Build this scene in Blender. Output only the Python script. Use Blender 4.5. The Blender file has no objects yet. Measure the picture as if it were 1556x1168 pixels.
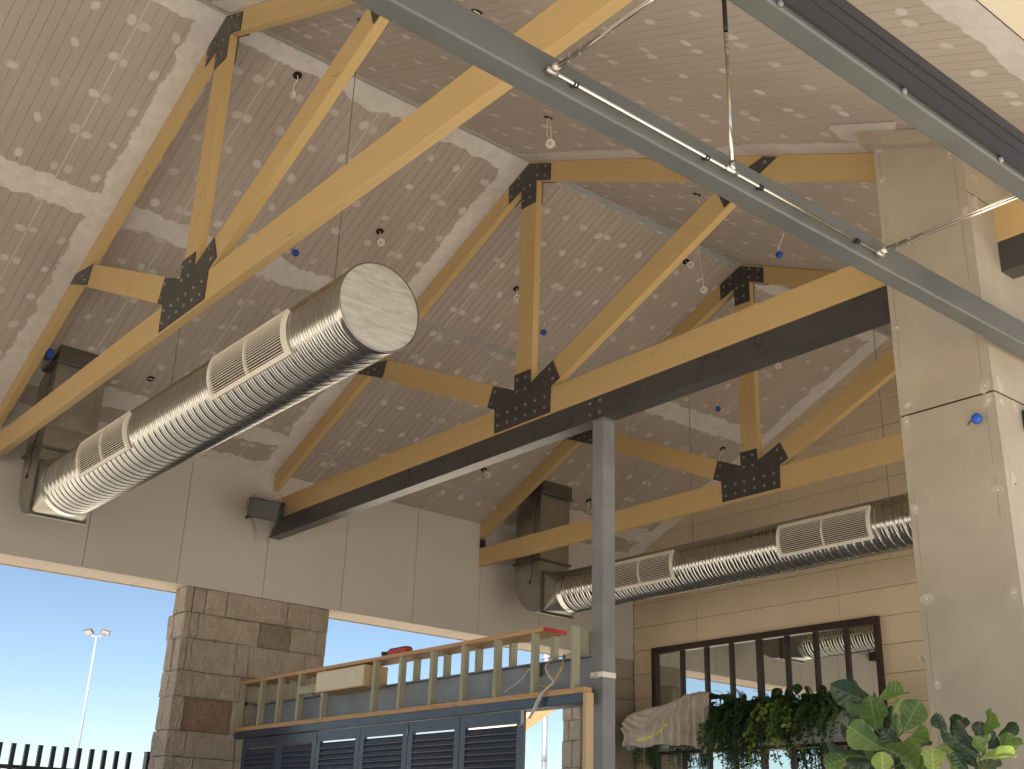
import bpy, math, random
from mathutils import Vector, Matrix, noise as mnoise
rnd = random.Random(7)
scene = bpy.context.scene
COL = scene.collection

# ------------------------------------------------------------------ camera
RM = ((0.6336853, 0.7729421, 0.0316775), (0.2711417, -0.2602699, 0.9266832), (-0.7245171, 0.5786364, 0.3745060))
FPX = 1747.76
CAMP = Vector((0, 0, 1.6))
cam_d = bpy.data.cameras.new('camera')
cam = bpy.data.objects.new('camera', cam_d)
COL.objects.link(cam)
cam_d.sensor_width = 36.0
cam_d.lens = 36.0 * FPX / 1556.0
cam_d.clip_end = 3000
cam_d.clip_start = 0.05
r_, u_, f_ = (Vector(v) for v in RM)
cam.matrix_world = Matrix(((r_.x, u_.x, -f_.x, 0), (r_.y, u_.y, -f_.y, 0), (r_.z, u_.z, -f_.z, 1.6), (0, 0, 0, 1)))
scene.camera = cam

# ------------------------------------------------------------------ sky, sun, exposure
SUN = Vector((0.34, -0.40, 1.0)).normalized()
world = bpy.data.worlds.new('World')
scene.world = world
world.use_nodes = True
wn = world.node_tree.nodes
wl = world.node_tree.links
wn.clear()
wo = wn.new('ShaderNodeOutputWorld')
wb = wn.new('ShaderNodeBackground')
sk = wn.new('ShaderNodeTexSky')
sk.sky_type = 'NISHITA'
sk.sun_disc = False
sk.sun_elevation = math.asin(SUN.z)
sk.sun_rotation = math.atan2(SUN.x, SUN.y)
sk.air_density = 1.0
sk.dust_density = 0.0
sk.ozone_density = 2.0
sk.altitude = 900
wb.inputs['Strength'].default_value = 0.05
wl.new(sk.outputs[0], wb.inputs[0])
wl.new(wb.outputs[0], wo.inputs[0])
sl = bpy.data.lights.new('sun', 'SUN')
sl.energy = 5.0
sl.angle = math.radians(0.53)
sl.color = (1.0, 0.95, 0.87)
so = bpy.data.objects.new('sun', sl)
COL.objects.link(so)
so.location = (6, -9, 30)
so.rotation_euler = SUN.to_track_quat('Z', 'Y').to_euler()
scene.view_settings.view_transform = 'Standard'
scene.view_settings.look = 'None'
scene.view_settings.exposure = 1.62
scene.view_settings.gamma = 1.0
scene.view_settings.use_curve_mapping = False
try:
    scene.cycles.max_bounces = 10
    scene.cycles.diffuse_bounces = 6
    scene.cycles.glossy_bounces = 5
    scene.cycles.transparent_max_bounces = 8
    scene.cycles.sample_clamp_indirect = 6.0
except Exception:
    pass

# ------------------------------------------------------------------ pixel helpers (photo pixels -> points)
def ray(px, py):
    a, b = (px - 778) / FPX, -(py - 584) / FPX
    return r_ * a + u_ * b + f_
def on(px, py, axis, val):
    d = ray(px, py)
    o = CAMP[axis]
    return CAMP + d * ((val - o) / d[axis])

# ------------------------------------------------------------------ building dimensions (metres)
XR, ZR = -8.512, 8.74            # ridge
XW, ZW = -13.84, 6.27            # left wall face, wall top
TAN = 0.463
CO, SI = 1 / math.hypot(1, TAN), TAN / math.hypot(1, TAN)
XE = -2.32                       # right eave of the raked ceiling
YB = 13.85                       # back wall face
YF = -9.4                        # open front gable
TY = (3.259, 6.947, 10.52)       # truss front faces
TT = 0.08                        # truss timber thickness
def zceil(x): return ZR - TAN * abs(x - XR)

# ------------------------------------------------------------------ mesh builder
class MB:
    def __init__(s):
        s.v = []; s.f = []; s.a = []; s.g = []
    def add(s, vs, fs, a=None, g=None):
        n = len(s.v)
        s.v += [tuple(p) for p in vs]
        s.f += [tuple(i + n for i in q) for q in fs]
        s.a += list(a) if a is not None else [1.0] * len(vs)
        s.g += list(g) if g is not None else [tuple(p) for p in vs]
        return s
    def box(s, x0, x1, y0, y1, z0, z1, M=None):
        vs = [Vector((x, y, z)) for x in (x0, x1) for y in (y0, y1) for z in (z0, z1)]
        g = [tuple(p) for p in vs]
        if M is not None: vs = [M @ p for p in vs]
        return s.add(vs, [(0, 1, 3, 2), (4, 6, 7, 5), (0, 4, 5, 1), (2, 3, 7, 6), (0, 2, 6, 4), (1, 5, 7, 3)], None, g)
    def prism(s, poly, y0, y1, d=None):
        # polygon in xz (any order), extruded along y; d = grain direction
        ar = sum(poly[i][0] * poly[(i + 1) % len(poly)][1] - poly[(i + 1) % len(poly)][0] * poly[i][1] for i in range(len(poly)))
        if ar < 0: poly = poly[::-1]
        n = len(poly)
        vs = [(x, y0, z) for x, z in poly] + [(x, y1, z) for x, z in poly]
        fs = [tuple(range(n)), tuple(range(2 * n - 1, n - 1, -1))]
        fs += [(i, i + n, (i + 1) % n + n, (i + 1) % n) for i in range(n)]
        g = None
        if d:
            g = [(x * d[0] + z * d[1], -x * d[1] + z * d[0], y) for x, y, z in vs]
        return s.add(vs, fs, None, g)
    def tube(s, pts, r, n=8, cap=True):
        pts = [Vector(p) for p in pts]
        m = len(pts)
        rr = r if isinstance(r, (list, tuple)) else [r] * m
        vs = []
        t0 = (pts[1] - pts[0]).normalized()
        up = Vector((0, 0, 1)) if abs(t0.z) < 0.9 else Vector((1, 0, 0))
        nn = t0.cross(up).normalized()
        for i in range(m):
            t = (pts[min(i + 1, m - 1)] - pts[max(i - 1, 0)]).normalized()
            nn = (nn - t * nn.dot(t)).normalized()
            b = t.cross(nn)
            for k in range(n):
                a = 2 * math.pi * k / n
                vs.append(pts[i] + (nn * math.cos(a) + b * math.sin(a)) * rr[i])
        fs = []
        for i in range(m - 1):
            for k in range(n):
                k2 = (k + 1) % n
                fs.append((i * n + k, i * n + k2, (i + 1) * n + k2, (i + 1) * n + k))
        if cap:
            fs.append(tuple(range(n))[::-1]); fs.append(tuple((m - 1) * n + k for k in range(n)))
        return s.add(vs, fs)
    def disc(s, c, nrm, r, h, n=20):
        c = Vector(c); nrm = Vector(nrm).normalized()
        return s.tube([c, c + nrm * h], r, n)
    def ball(s, c, r, nu=12, nv=8, sc=(1, 1, 1)):
        vs = []; fs = []
        for j in range(nv + 1):
            th = math.pi * j / nv
            for i in range(nu):
                ph = 2 * math.pi * i / nu
                vs.append((c[0] + r * sc[0] * math.sin(th) * math.cos(ph), c[1] + r * sc[1] * math.sin(th) * math.sin(ph), c[2] + r * sc[2] * math.cos(th)))
        for j in range(nv):
            for i in range(nu):
                i2 = (i + 1) % nu
                fs.append((j * nu + i, (j + 1) * nu + i, (j + 1) * nu + i2, j * nu + i2))
        return s.add(vs, fs)
    def mesh(s, name, base=Vector((0, 0, 0)), smooth=False, attr=True):
        me = bpy.data.meshes.new(name)
        me.from_pydata([(p[0] - base[0], p[1] - base[1], p[2] - base[2]) for p in s.v], [], s.f)
        if smooth:
            me.polygons.foreach_set('use_smooth', [True] * len(me.polygons))
        if attr:
            at = me.attributes.new('a', 'FLOAT', 'POINT'); at.data.foreach_set('value', s.a)
            ag = me.attributes.new('g', 'FLOAT_VECTOR', 'POINT')
            ag.data.foreach_set('vector', [c for q in s.g for c in q])
        me.validate()
        return me
    def centre(s):
        xs = [p[0] for p in s.v]; ys = [p[1] for p in s.v]; zs = [p[2] for p in s.v]
        return Vector(((min(xs) + max(xs)) / 2, (min(ys) + max(ys)) / 2, min(zs)))

BASE = {}
def tag(o, label=None, cat=None, group=None, kind=None):
    if label: o['label'] = label
    if cat: o['category'] = cat
    if group: o['group'] = group
    if kind: o['kind'] = kind
    return o
def obj(name, mb, mat, parent=None, label=None, cat=None, group=None, kind=None, smooth=False, bevel=0, seg=2):
    base = BASE[parent] if parent is not None else mb.centre()
    me = mb.mesh(name, base, smooth)
    o = bpy.data.objects.new(name, me)
    COL.objects.link(o)
    me.materials.append(mat)
    if parent is not None: o.parent = parent
    else: o.location = base
    BASE[o] = base
    if bevel:
        m = o.modifiers.new('bevel', 'BEVEL'); m.width = bevel; m.segments = seg; m.limit_method = 'ANGLE'
        m.harden_normals = False
    return tag(o, label, cat, group, kind)
def inst(name, me, parent, pos, rot=None):
    o = bpy.data.objects.new(name, me)
    COL.objects.link(o)
    o.parent = parent
    o.location = Vector(pos) - BASE[parent]
    if rot is not None: o.rotation_euler = rot
    BASE[o] = BASE[parent] + o.location if False else BASE[parent]
    return o
def thing(name, base, label, cat, group=None, kind=None):
    o = bpy.data.objects.new(name, None)
    COL.objects.link(o)
    o.empty_display_size = 0.2
    o.location = base
    BASE[o] = Vector(base)
    return tag(o, label, cat, group, kind)
def copy_tree(root, delta, label=None):
    def cp(o, par):
        c = o.copy(); COL.objects.link(c)
        if par is not None: c.parent = par
        for ch in o.children: cp(ch, c)
        return c
    r = cp(root, None)
    r.location = root.location + Vector(delta)
    BASE[r] = BASE[root] + Vector(delta)
    if label: r['label'] = label
    return r

# ------------------------------------------------------------------ materials
class NT:
    def __init__(s, name):
        s.m = bpy.data.materials.new(name); s.m.use_nodes = True
        s.t = s.m.node_tree; s.n = s.t.nodes; s.l = s.t.links
        s.b = s.n['Principled BSDF']
    def node(s, ty, **kw):
        nd = s.n.new(ty)
        for k, v in kw.items(): setattr(nd, k, v)
        return nd
    def link(s, a, b): s.l.new(a, b)
    def val(s, inp, v):
        if hasattr(v, 'links') or hasattr(v, 'is_output'): s.l.new(v, inp)
        else: inp.default_value = v
    def pos(s): return s.node('ShaderNodeNewGeometry').outputs['Position']
    def attr(s, nm, out='Vector'): return s.node('ShaderNodeAttribute', attribute_name=nm).outputs[out]
    def mapping(s, v, sc=(1, 1, 1), loc=(0, 0, 0)):
        m = s.node('ShaderNodeMapping'); s.link(v, m.inputs[0]); m.inputs['Scale'].default_value = sc; m.inputs['Location'].default_value = loc
        return m.outputs[0]
    def noise(s, v, scale, detail=4, rough=0.55, dist=0.0):
        n = s.node('ShaderNodeTexNoise'); s.link(v, n.inputs['Vector'])
        n.inputs['Scale'].default_value = scale; n.inputs['Detail'].default_value = detail; n.inputs['Roughness'].default_value = rough
        n.inputs['Distortion'].default_value = dist
        return n.outputs['Fac']
    def ramp(s, fac, stops, interp='LINEAR'):
        r = s.node('ShaderNodeValToRGB'); s.link(fac, r.inputs[0]); cr = r.color_ramp; cr.interpolation = interp
        while len(cr.elements) < len(stops): cr.elements.new(0.5)
        for e, (p, c) in zip(cr.elements, stops):
            e.position = p; e.color = (c[0], c[1], c[2], 1) if hasattr(c, '__len__') else (c, c, c, 1)
        return r.outputs[0]
    def mix(s, fac, a, b, mode='MIX'):
        m = s.node('ShaderNodeMix', data_type='RGBA', blend_type=mode)
        s.val(m.inputs[0], fac)
        for i, v in ((6, a), (7, b)):
            if hasattr(v, 'is_output'): s.link(v, m.inputs[i])
            else: m.inputs[i].default_value = (v[0], v[1], v[2], 1)
        return m.outputs[2]
    def math(s, op, a, b=0.5, c=None):
        m = s.node('ShaderNodeMath', operation=op)
        s.val(m.inputs[0], a); s.val(m.inputs[1], b)
        if c is not None: s.val(m.inputs[2], c)
        return m.outputs[0]
    def bump(s, h, strength=0.3, dist=0.01):
        b = s.node('ShaderNodeBump'); b.inputs['Strength'].default_value = strength; b.inputs['Distance'].default_value = dist
        s.link(h, b.inputs['Height']); s.link(b.outputs[0], s.b.inputs['Normal'])
    def done(s, col=None, rough=0.5, metal=0.0, spec=None):
        if col is not None:
            if hasattr(col, 'is_output'): s.link(col, s.b.inputs['Base Color'])
            else: s.b.inputs['Base Color'].default_value = (col[0], col[1], col[2], 1)
        s.val(s.b.inputs['Roughness'], rough); s.val(s.b.inputs['Metallic'], metal)
        if spec is not None: s.b.inputs['Specular IOR Level'].default_value = spec
        return s.m
def scl(c, k): return tuple(x * k for x in c)
def paint(name, col, rough=0.5, metal=0.0, var=0.12, scale=3.0, bump=0.0, bscale=40, spec=None, streak=None):
    n = NT(name); p = n.pos()
    f = n.noise(n.mapping(p, streak) if streak else p, scale, 6, 0.6)
    c = n.ramp(f, [(0.3, scl(col, 1 - var)), (0.7, scl(col, 1 + var))])
    if bump: n.bump(n.noise(p, bscale, 5, 0.6), bump, 0.004)
    return n.done(c, n.math('MULTIPLY_ADD', f, 0.2, rough - 0.1), metal, spec)

def timber(name, col, dark, rough=0.55):
    n = NT(name); g = n.attr('g')
    rn = n.node('ShaderNodeObjectInfo').outputs['Random']
    off = n.node('ShaderNodeVectorMath', operation='ADD')
    cmb = n.node('ShaderNodeCombineXYZ'); n.link(n.math('MULTIPLY', rn, 37.0), cmb.inputs[0]); n.link(n.math('MULTIPLY', rn, 11.0), cmb.inputs[1])
    n.link(g, off.inputs[0]); n.link(cmb.outputs[0], off.inputs[1]); g = off.outputs[0]
    grain = n.noise(n.mapping(g, (1.2, 26, 26)), 1.6, 6, 0.6, 0.6)
    broad = n.noise(n.mapping(g, (0.5, 2.5, 2.5)), 1.3, 3)
    c = n.mix(n.ramp(grain, [(0.42, 0.0), (0.72, 1.0)]), col, dark)
    c = n.mix(n.math('MULTIPLY', broad, 0.45), c, scl(col, 0.8))
    kn = n.noise(n.mapping(g, (2.2, 7, 7)), 2.4, 2, 0.5, 0.2)
    c = n.mix(n.ramp(kn, [(0.735, 0.0), (0.77, 0.75)]), c, scl(dark, 0.4))
    n.bump(grain, 0.12, 0.003)
    return n.done(c, rough)

M = {}
M['timber'] = timber('yellow_lvl_timber', (0.56, 0.395, 0.18), (0.525, 0.36, 0.152), 0.5)
M['lvl'] = timber('orange_lvl_plate', (0.50, 0.32, 0.16), (0.36, 0.19, 0.08), 0.65)
M['pine'] = timber('treated_pine', (0.38, 0.375, 0.27), (0.25, 0.245, 0.15), 0.7)
M['pinepale'] = timber('pale_pine', (0.58, 0.44, 0.26), (0.44, 0.30, 0.15), 0.7)
M['plate'] = paint('dark_plate_paint', (0.050, 0.045, 0.042), 0.42, 0.0, 0.25, 5, 0.1, 60)
M['darksteel'] = paint('dark_beam_paint', (0.056, 0.051, 0.048), 0.30, 0.0, 0.18, 3)
def scuffed(name, col, rough):
    n = NT(name); p = n.pos()
    f = n.noise(p, 2.2, 6, 0.6)
    c = n.ramp(f, [(0.3, scl(col, 0.86)), (0.7, scl(col, 1.14))])
    k = n.noise(n.mapping(p, (1.0, 0.5, 1.0)), 30, 3, 0.6, 0.8)
    c = n.mix(n.ramp(k, [(0.74, 0.0), (0.77, 0.8)]), c, scl(col, 2.2))
    k2 = n.noise(n.mapping(p, (1.0, 0.3, 1.0)), 22, 4, 0.7, 0.5)
    c = n.mix(n.ramp(k2, [(0.72, 0.0), (0.75, 0.8)]), c, scl(col, 0.25))
    return n.done(c, n.math('MULTIPLY_ADD', f, 0.25, rough - 0.12))
M['greysteel'] = scuffed('grey_primer_steel', (0.094, 0.101, 0.097), 0.34)
M['column'] = paint('grey_column_primer', (0.185, 0.192, 0.20), 0.40, 0.0, 0.22, 2.0)
M['brownsteel'] = paint('brown_black_steel', (0.022, 0.018, 0.016), 0.5, 0.0, 0.15, 3)
M['bluesteel'] = paint('blue_grey_channel', (0.20, 0.23, 0.27), 0.4, 0.0, 0.2, 3)
M['bolt'] = paint('bolt_steel', (0.25, 0.24, 0.22), 0.35, 0.6, 0.2, 9)
M['fitting'] = paint('zinc_fitting', (0.42, 0.40, 0.36), 0.35, 0.8, 0.2, 9)
M['chrome'] = paint('bright_pipe', (0.72, 0.68, 0.62), 0.2, 1.0, 0.08, 6)
M['wire'] = paint('steel_wire', (0.22, 0.20, 0.18), 0.5, 0.5, 0.1, 6)
M['black'] = paint('black_rubber', (0.015, 0.015, 0.016), 0.6, 0.0, 0.2, 8)
M['blue'] = paint('blue_tape', (0.015, 0.085, 0.42), 0.45, 0.0, 0.15, 25, 0.4, 90)
M['white'] = paint('white_plastic', (0.72, 0.69, 0.63), 0.45, 0.0, 0.05, 5)
M['grille'] = paint('cream_grille_paint', (0.76, 0.70, 0.60), 0.45, 0.0, 0.05, 5)
M['fins'] = paint('grille_fin_metal', (0.22, 0.19, 0.15), 0.5, 0.3, 0.1, 5)
M['cavity_black'] = paint('painted_cavity_dark', (0.012, 0.011, 0.010), 0.9, 0.0, 0.1, 5)  # shade inside holes and the pillar core, put in as near-black colour
M['backing'] = paint('painted_duct_dark', (0.028, 0.022, 0.017), 0.8, 0.0, 0.3, 7)  # near-black colour standing in for shade inside the duct
M['navy'] = paint('navy_shutter_paint', (0.040, 0.055, 0.088), 0.22, 0.0, 0.12, 3)
M['fence'] = paint('black_fence_paint', (0.020, 0.022, 0.030), 0.4, 0.0, 0.12, 3)
M['frame'] = paint('dark_brown_frame', (0.030, 0.014, 0.010), 0.35, 0.0, 0.25, 5)
M['red'] = paint('red_paint', (0.42, 0.03, 0.03), 0.5, 0.0, 0.15, 8)
M['yellowcable'] = paint('yellow_cable', (0.70, 0.50, 0.02), 0.45, 0.0, 0.1, 8)
M['greycable'] = paint('grey_cable', (0.42, 0.41, 0.40), 0.5, 0.0, 0.1, 8)
M['galvpole'] = paint('galvanised_pole', (0.34, 0.35, 0.36), 0.45, 0.5, 0.12, 5)
M['pot'] = paint('charcoal_pot', (0.06, 0.06, 0.06), 0.6, 0.0, 0.2, 4)
M['planter'] = paint('pale_planter', (0.42, 0.46, 0.42), 0.6, 0.0, 0.1, 4)
M['soil'] = paint('soil', (0.05, 0.035, 0.02), 0.9, 0.0, 0.4, 20)
M['bark'] = paint('bark', (0.16, 0.12, 0.08), 0.8, 0.0, 0.3, 12, 0.5, 40)
M['trim'] = paint('zinc_trim', (0.42, 0.45, 0.46), 0.4, 0.3, 0.08, 6)
M['roof'] = paint('roof_metal', (0.30, 0.30, 0.30), 0.5, 0.0, 0.1, 2)
M['tape'] = paint('yellow_tape', (0.80, 0.74, 0.10), 0.5, 0.0, 0.1, 8)
M['whitebox'] = paint('cream_box', (0.62, 0.57, 0.46), 0.6, 0.0, 0.06, 4)

def board_col(n):
    p = n.pos()
    b = n.noise(p, 0.55, 4, 0.6)
    c = n.ramp(b, [(0.3, (0.40, 0.345, 0.295)), (0.7, (0.49, 0.43, 0.37))])
    s = n.noise(n.mapping(p, (0.6, 5.0, 0.6)), 1.0, 4, 0.65)
    return n.mix(n.ramp(s, [(0.35, 0.0), (0.75, 0.35)]), c, (0.36, 0.305, 0.255)), p
n = NT('grooved_plasterboard'); c, p = board_col(n); n.bump(n.noise(p, 60, 3), 0.05, 0.002); M['board'] = n.done(c, 0.8)
n = NT('plaster_filler'); c, p = board_col(n)
a = n.attr('a', 'Fac')
w = n.noise(p, 9.0, 5, 0.7)
fac = n.math('MULTIPLY', a, n.ramp(w, [(0.25, 0.55), (0.6, 1.0)]))
w2 = n.noise(p, 2.2, 4, 0.6)
fill = n.ramp(w2, [(0.3, (0.62, 0.59, 0.56)), (0.7, (0.71, 0.68, 0.65))])
n.bump(w, 0.15, 0.003)
M['filler'] = n.done(n.mix(fac, c, fill), 0.75)

n = NT('painted_wall_panel'); p = n.pos(); b = n.noise(p, 0.5, 4, 0.6)
M['panel'] = n.done(n.ramp(b, [(0.3, (0.50, 0.465, 0.425)), (0.7, (0.565, 0.53, 0.485))]), 0.7)
n = NT('soffit_panel'); p = n.pos(); b = n.noise(p, 0.8, 4, 0.6)
M['soffit'] = n.done(n.ramp(b, [(0.3, (0.62, 0.52, 0.40)), (0.7, (0.68, 0.58, 0.46))]), 0.7)

n = NT('cream_block'); p = n.pos()
rn = n.node('ShaderNodeObjectInfo').outputs['Random']
b = n.noise(p, 1.3, 5, 0.6)
c = n.ramp(b, [(0.3, (0.60, 0.49, 0.34)), (0.7, (0.69, 0.58, 0.415))])
c = n.mix(n.math('MULTIPLY', rn, 0.25), c, (0.50, 0.42, 0.31))
sc_ = n.noise(n.mapping(p, (1, 1, 5)), 2.6, 6, 0.75, 1.5)
c = n.mix(n.ramp(sc_, [(0.66, 0.0), (0.74, 0.35)]), c, (0.30, 0.23, 0.15))
n.bump(n.noise(p, 45, 5, 0.7), 0.12, 0.003)
M['block'] = n.done(c, 0.8)

n = NT('fibre_cement'); p = n.pos(); b = n.noise(p, 1.1, 6, 0.65)
c = n.ramp(b, [(0.28, (0.31, 0.265, 0.205)), (0.72, (0.42, 0.37, 0.295))])
s2 = n.noise(p, 5.0, 6, 0.75, 1.2)
c = n.mix(n.ramp(s2, [(0.64, 0.0), (0.72, 0.3)]), c, (0.21, 0.175, 0.13))
s3 = n.noise(n.mapping(p, (1, 1, 0.4)), 2.2, 5, 0.7)
c = n.mix(n.ramp(s3, [(0.6, 0.0), (0.75, 0.35)]), c, (0.50, 0.45, 0.38))
n.bump(n.noise(p, 70, 4), 0.06, 0.002)
M['cement'] = n.done(c, 0.62)

def stone(name, c0, c1, c2):
    n = NT(name); p = n.pos()
    rn = n.node('ShaderNodeObjectInfo').outputs['Random']
    b = n.noise(p, 2.2, 6, 0.7)
    c = n.ramp(b, [(0.25, c0), (0.55, c1), (0.8, c2)])
    c = n.mix(n.math('MULTIPLY', rn, 0.3), c, scl(c1, 0.75))
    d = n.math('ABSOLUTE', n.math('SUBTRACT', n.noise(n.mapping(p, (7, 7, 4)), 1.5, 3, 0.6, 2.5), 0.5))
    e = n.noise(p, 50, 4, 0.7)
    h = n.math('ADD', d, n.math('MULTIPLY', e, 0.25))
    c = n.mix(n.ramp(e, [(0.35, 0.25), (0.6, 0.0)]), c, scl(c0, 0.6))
    n.bump(h, 1.0, 0.10)
    return n.done(c, 0.88)
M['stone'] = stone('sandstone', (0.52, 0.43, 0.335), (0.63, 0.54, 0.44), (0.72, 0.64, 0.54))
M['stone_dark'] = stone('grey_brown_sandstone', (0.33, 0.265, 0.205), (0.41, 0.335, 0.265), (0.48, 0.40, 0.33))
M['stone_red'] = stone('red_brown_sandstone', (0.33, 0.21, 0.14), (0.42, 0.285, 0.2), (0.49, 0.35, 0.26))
M['mortar'] = paint('dark_mortar', (0.13, 0.105, 0.08), 0.95, 0, 0.2, 8)

n = NT('galvanised_spiral'); p = n.pos()
st = n.noise(n.mapping(p, (3, 5, 5)), 1.2, 4, 0.6)
c = n.ramp(st, [(0.3, (0.40, 0.40, 0.375)), (0.7, (0.50, 0.495, 0.465))])
n.b.inputs['Anisotropic'].default_value = 0.3
M['duct'] = n.done(c, n.math('MULTIPLY_ADD', st, 0.08, 0.18), 1.0)
n = NT('galvanised_sheet'); p = n.pos()
st = n.noise(p, 2.5, 5, 0.7)
c = n.ramp(st, [(0.3, (0.27, 0.26, 0.23)), (0.7, (0.38, 0.365, 0.325))])
M['sheet'] = n.done(c, n.math('MULTIPLY_ADD', st, 0.2, 0.24), 0.85)
n = NT('scuffed_end_cap'); p = n.pos()
st = n.noise(n.mapping(p, (1, 1.6, 14)), 2.4, 8, 0.75, 0.7)
c = n.ramp(st, [(0.33, (0.40, 0.39, 0.35)), (0.5, (0.58, 0.57, 0.52)), (0.68, (0.70, 0.69, 0.64))])
M['cap'] = n.done(c, n.math('MULTIPLY_ADD', st, 0.25, 0.38), 0.55)
M['flange'] = paint('flange_iron', (0.14, 0.135, 0.125), 0.4, 0.6, 0.3, 9)
M['collar'] = paint('dark_collar', (0.085, 0.072, 0.058), 0.5, 0.2, 0.2, 4)

n = NT('mirror_glass'); p = n.pos()
M['mirror'] = n.done((0.82, 0.83, 0.80), 0.015, 1.0)
n = NT('plastic_film'); p = n.pos()
w = n.noise(p, 16, 4, 0.6, 1.0)
n.b.inputs['Transmission Weight'].default_value = 0.8
n.b.inputs['IOR'].default_value = 1.1
n.b.inputs['Alpha'].default_value = 0.42
n.bump(w, 0.9, 0.03)
M['film'] = n.done((0.8, 0.78, 0.75), 0.22, 0.0)
n = NT('canvas_cloth'); p = n.pos(); b = n.noise(p, 3.0, 6, 0.7)
n.bump(n.noise(p, 30, 5, 0.7), 0.3, 0.006)
M['cloth'] = n.done(n.ramp(b, [(0.3, (0.46, 0.395, 0.32)), (0.7, (0.60, 0.53, 0.45))]), 0.9)

def leafmat(name, col, light, vein=None, rough=0.4):
    n = NT(name); g = n.attr('g')
    rn = n.node('ShaderNodeObjectInfo').outputs['Random']
    c = n.mix(rn, scl(col, 0.75), scl(col, 1.25))
    b = n.noise(n.pos(), 14, 4, 0.6)
    c = n.mix(n.math('MULTIPLY', b, 0.45), c, light)
    if vein:
        sep = n.node('ShaderNodeSeparateXYZ'); n.link(g, sep.inputs[0])
        ax = n.math('ABSOLUTE', sep.outputs[0])
        mid = n.ramp(ax, [(0.006, 0.85), (0.016, 0.0)])
        q = n.math('FRACT', n.math('MULTIPLY', n.math('SUBTRACT', sep.outputs[1], n.math('MULTIPLY', ax, 0.75)), 6.0))
        d = n.math('ABSOLUTE', n.math('SUBTRACT', q, 0.5))
        lat = n.ramp(d, [(0.02, 0.34), (0.06, 0.0)])
        vv = n.math('MAXIMUM', mid, lat)
        c = n.mix(vv, c, vein)
        n.bump(n.math('MULTIPLY', d, n.math('SUBTRACT', 1.0, mid)), 0.3, 0.02)
    n.b.inputs['Subsurface Weight'].default_value = 0.0
    tr = n.node('ShaderNodeBsdfTranslucent'); n.link(n.mix(0.4, c, light), tr.inputs[0])
    ms = n.node('ShaderNodeMixShader'); ms.inputs[0].default_value = 0.28
    out = n.n['Material Output']
    m = n.done(c, rough)
    n.link(n.b.outputs[0], ms.inputs[1]); n.link(tr.outputs[0], ms.inputs[2]); n.link(ms.outputs[0], out.inputs[0])
    return m
M['fig'] = leafmat('fig_leaf', (0.075, 0.14, 0.024), (0.15, 0.23, 0.045), (0.20, 0.28, 0.09))
M['figdark'] = leafmat('fig_leaf_dark', (0.022, 0.045, 0.022), (0.04, 0.075, 0.03), (0.09, 0.135, 0.07), 0.28)
M['figlight'] = leafmat('fig_leaf_pale', (0.16, 0.23, 0.045), (0.26, 0.34, 0.08), (0.38, 0.46, 0.17))  # paler yellow-green leaf tone
M['lf_dark'] = leafmat('leaf_dark', (0.030, 0.065, 0.024), (0.06, 0.11, 0.035))
M['lf_mid'] = leafmat('leaf_mid', (0.065, 0.13, 0.035), (0.13, 0.22, 0.055))
M['lf_blue'] = leafmat('leaf_blue', (0.045, 0.085, 0.055), (0.08, 0.13, 0.09))
M['lf_lime'] = leafmat('leaf_lime', (0.21, 0.30, 0.055), (0.34, 0.43, 0.10))

n = NT('concrete_floor'); p = n.pos(); b = n.noise(p, 0.4, 6, 0.65); b2 = n.noise(p, 9, 5, 0.7)
c = n.ramp(b, [(0.3, (0.50, 0.455, 0.39)), (0.7, (0.60, 0.55, 0.475))])
c = n.mix(n.math('MULTIPLY', b2, 0.2), c, (0.33, 0.3, 0.26)); M['floor'] = n.done(c, 0.7)
n = NT('pale_ground'); p = n.pos(); b = n.noise(p, 0.15, 6, 0.65); b2 = n.noise(p, 6, 5, 0.7)
c = n.ramp(b, [(0.3, (0.50, 0.44, 0.355)), (0.7, (0.60, 0.53, 0.435))])
c = n.mix(n.math('MULTIPLY', b2, 0.25), c, (0.34, 0.29, 0.22)); M['ground'] = n.done(c, 0.9)

# ================================================================== SETTING
mb = MB(); mb.box(-900, 900, -900, 900, -0.5, 0)
obj('ground', mb, M['ground'], label='pale paved ground reaching the horizon', kind='structure')
mb = MB(); mb.box(-13.9, 6.0, YF, 14.4, 0.004, 0.05)
obj('floor', mb, M['floor'], label='pale concrete floor slab under the roof', kind='structure')

# ------------------------------------------------------------------ raked ceilings
def smap(side):
    if side < 0:
        d = Vector((-CO, 0, -SI)); nn = Vector((SI, 0, -CO))
    else:
        d = Vector((CO, 0, -SI)); nn = Vector((-SI, 0, -CO))
    O = Vector((XR, 0, ZR))
    return lambda s_, y, h: O + d * s_ + Vector((0, y, 0)) + nn * h
SL, SR = smap(-1), smap(1)
S_LEFT = (XR - XW) / CO
S_RIGHT = (XE - XR) / CO

def groove_sheet(F, y0, y1, s0, s1, first):
    gw, gd = 0.0055, 0.006
    prof = [(y0 + 0.0015, -0.012), (y0 + 0.0015, 0.0)]
    y = y0 + first
    while y < y1 - 0.02:
        prof += [(y - gw / 2, 0.0), (y - gw * 0.3, -gd), (y + gw * 0.3, -gd), (y + gw / 2, 0.0)]
        y += 0.1
    prof += [(y1 - 0.0015, 0.0), (y1 - 0.0015, -0.012)]
    vs = [F(s0 + 0.001, a, h) for a, h in prof] + [F(s1 - 0.001, a, h) for a, h in prof]
    k = len(prof)
    fs = [(i, i + 1, k + i + 1, k + i) for i in range(k - 1)]
    return MB().add(vs, fs)

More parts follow.
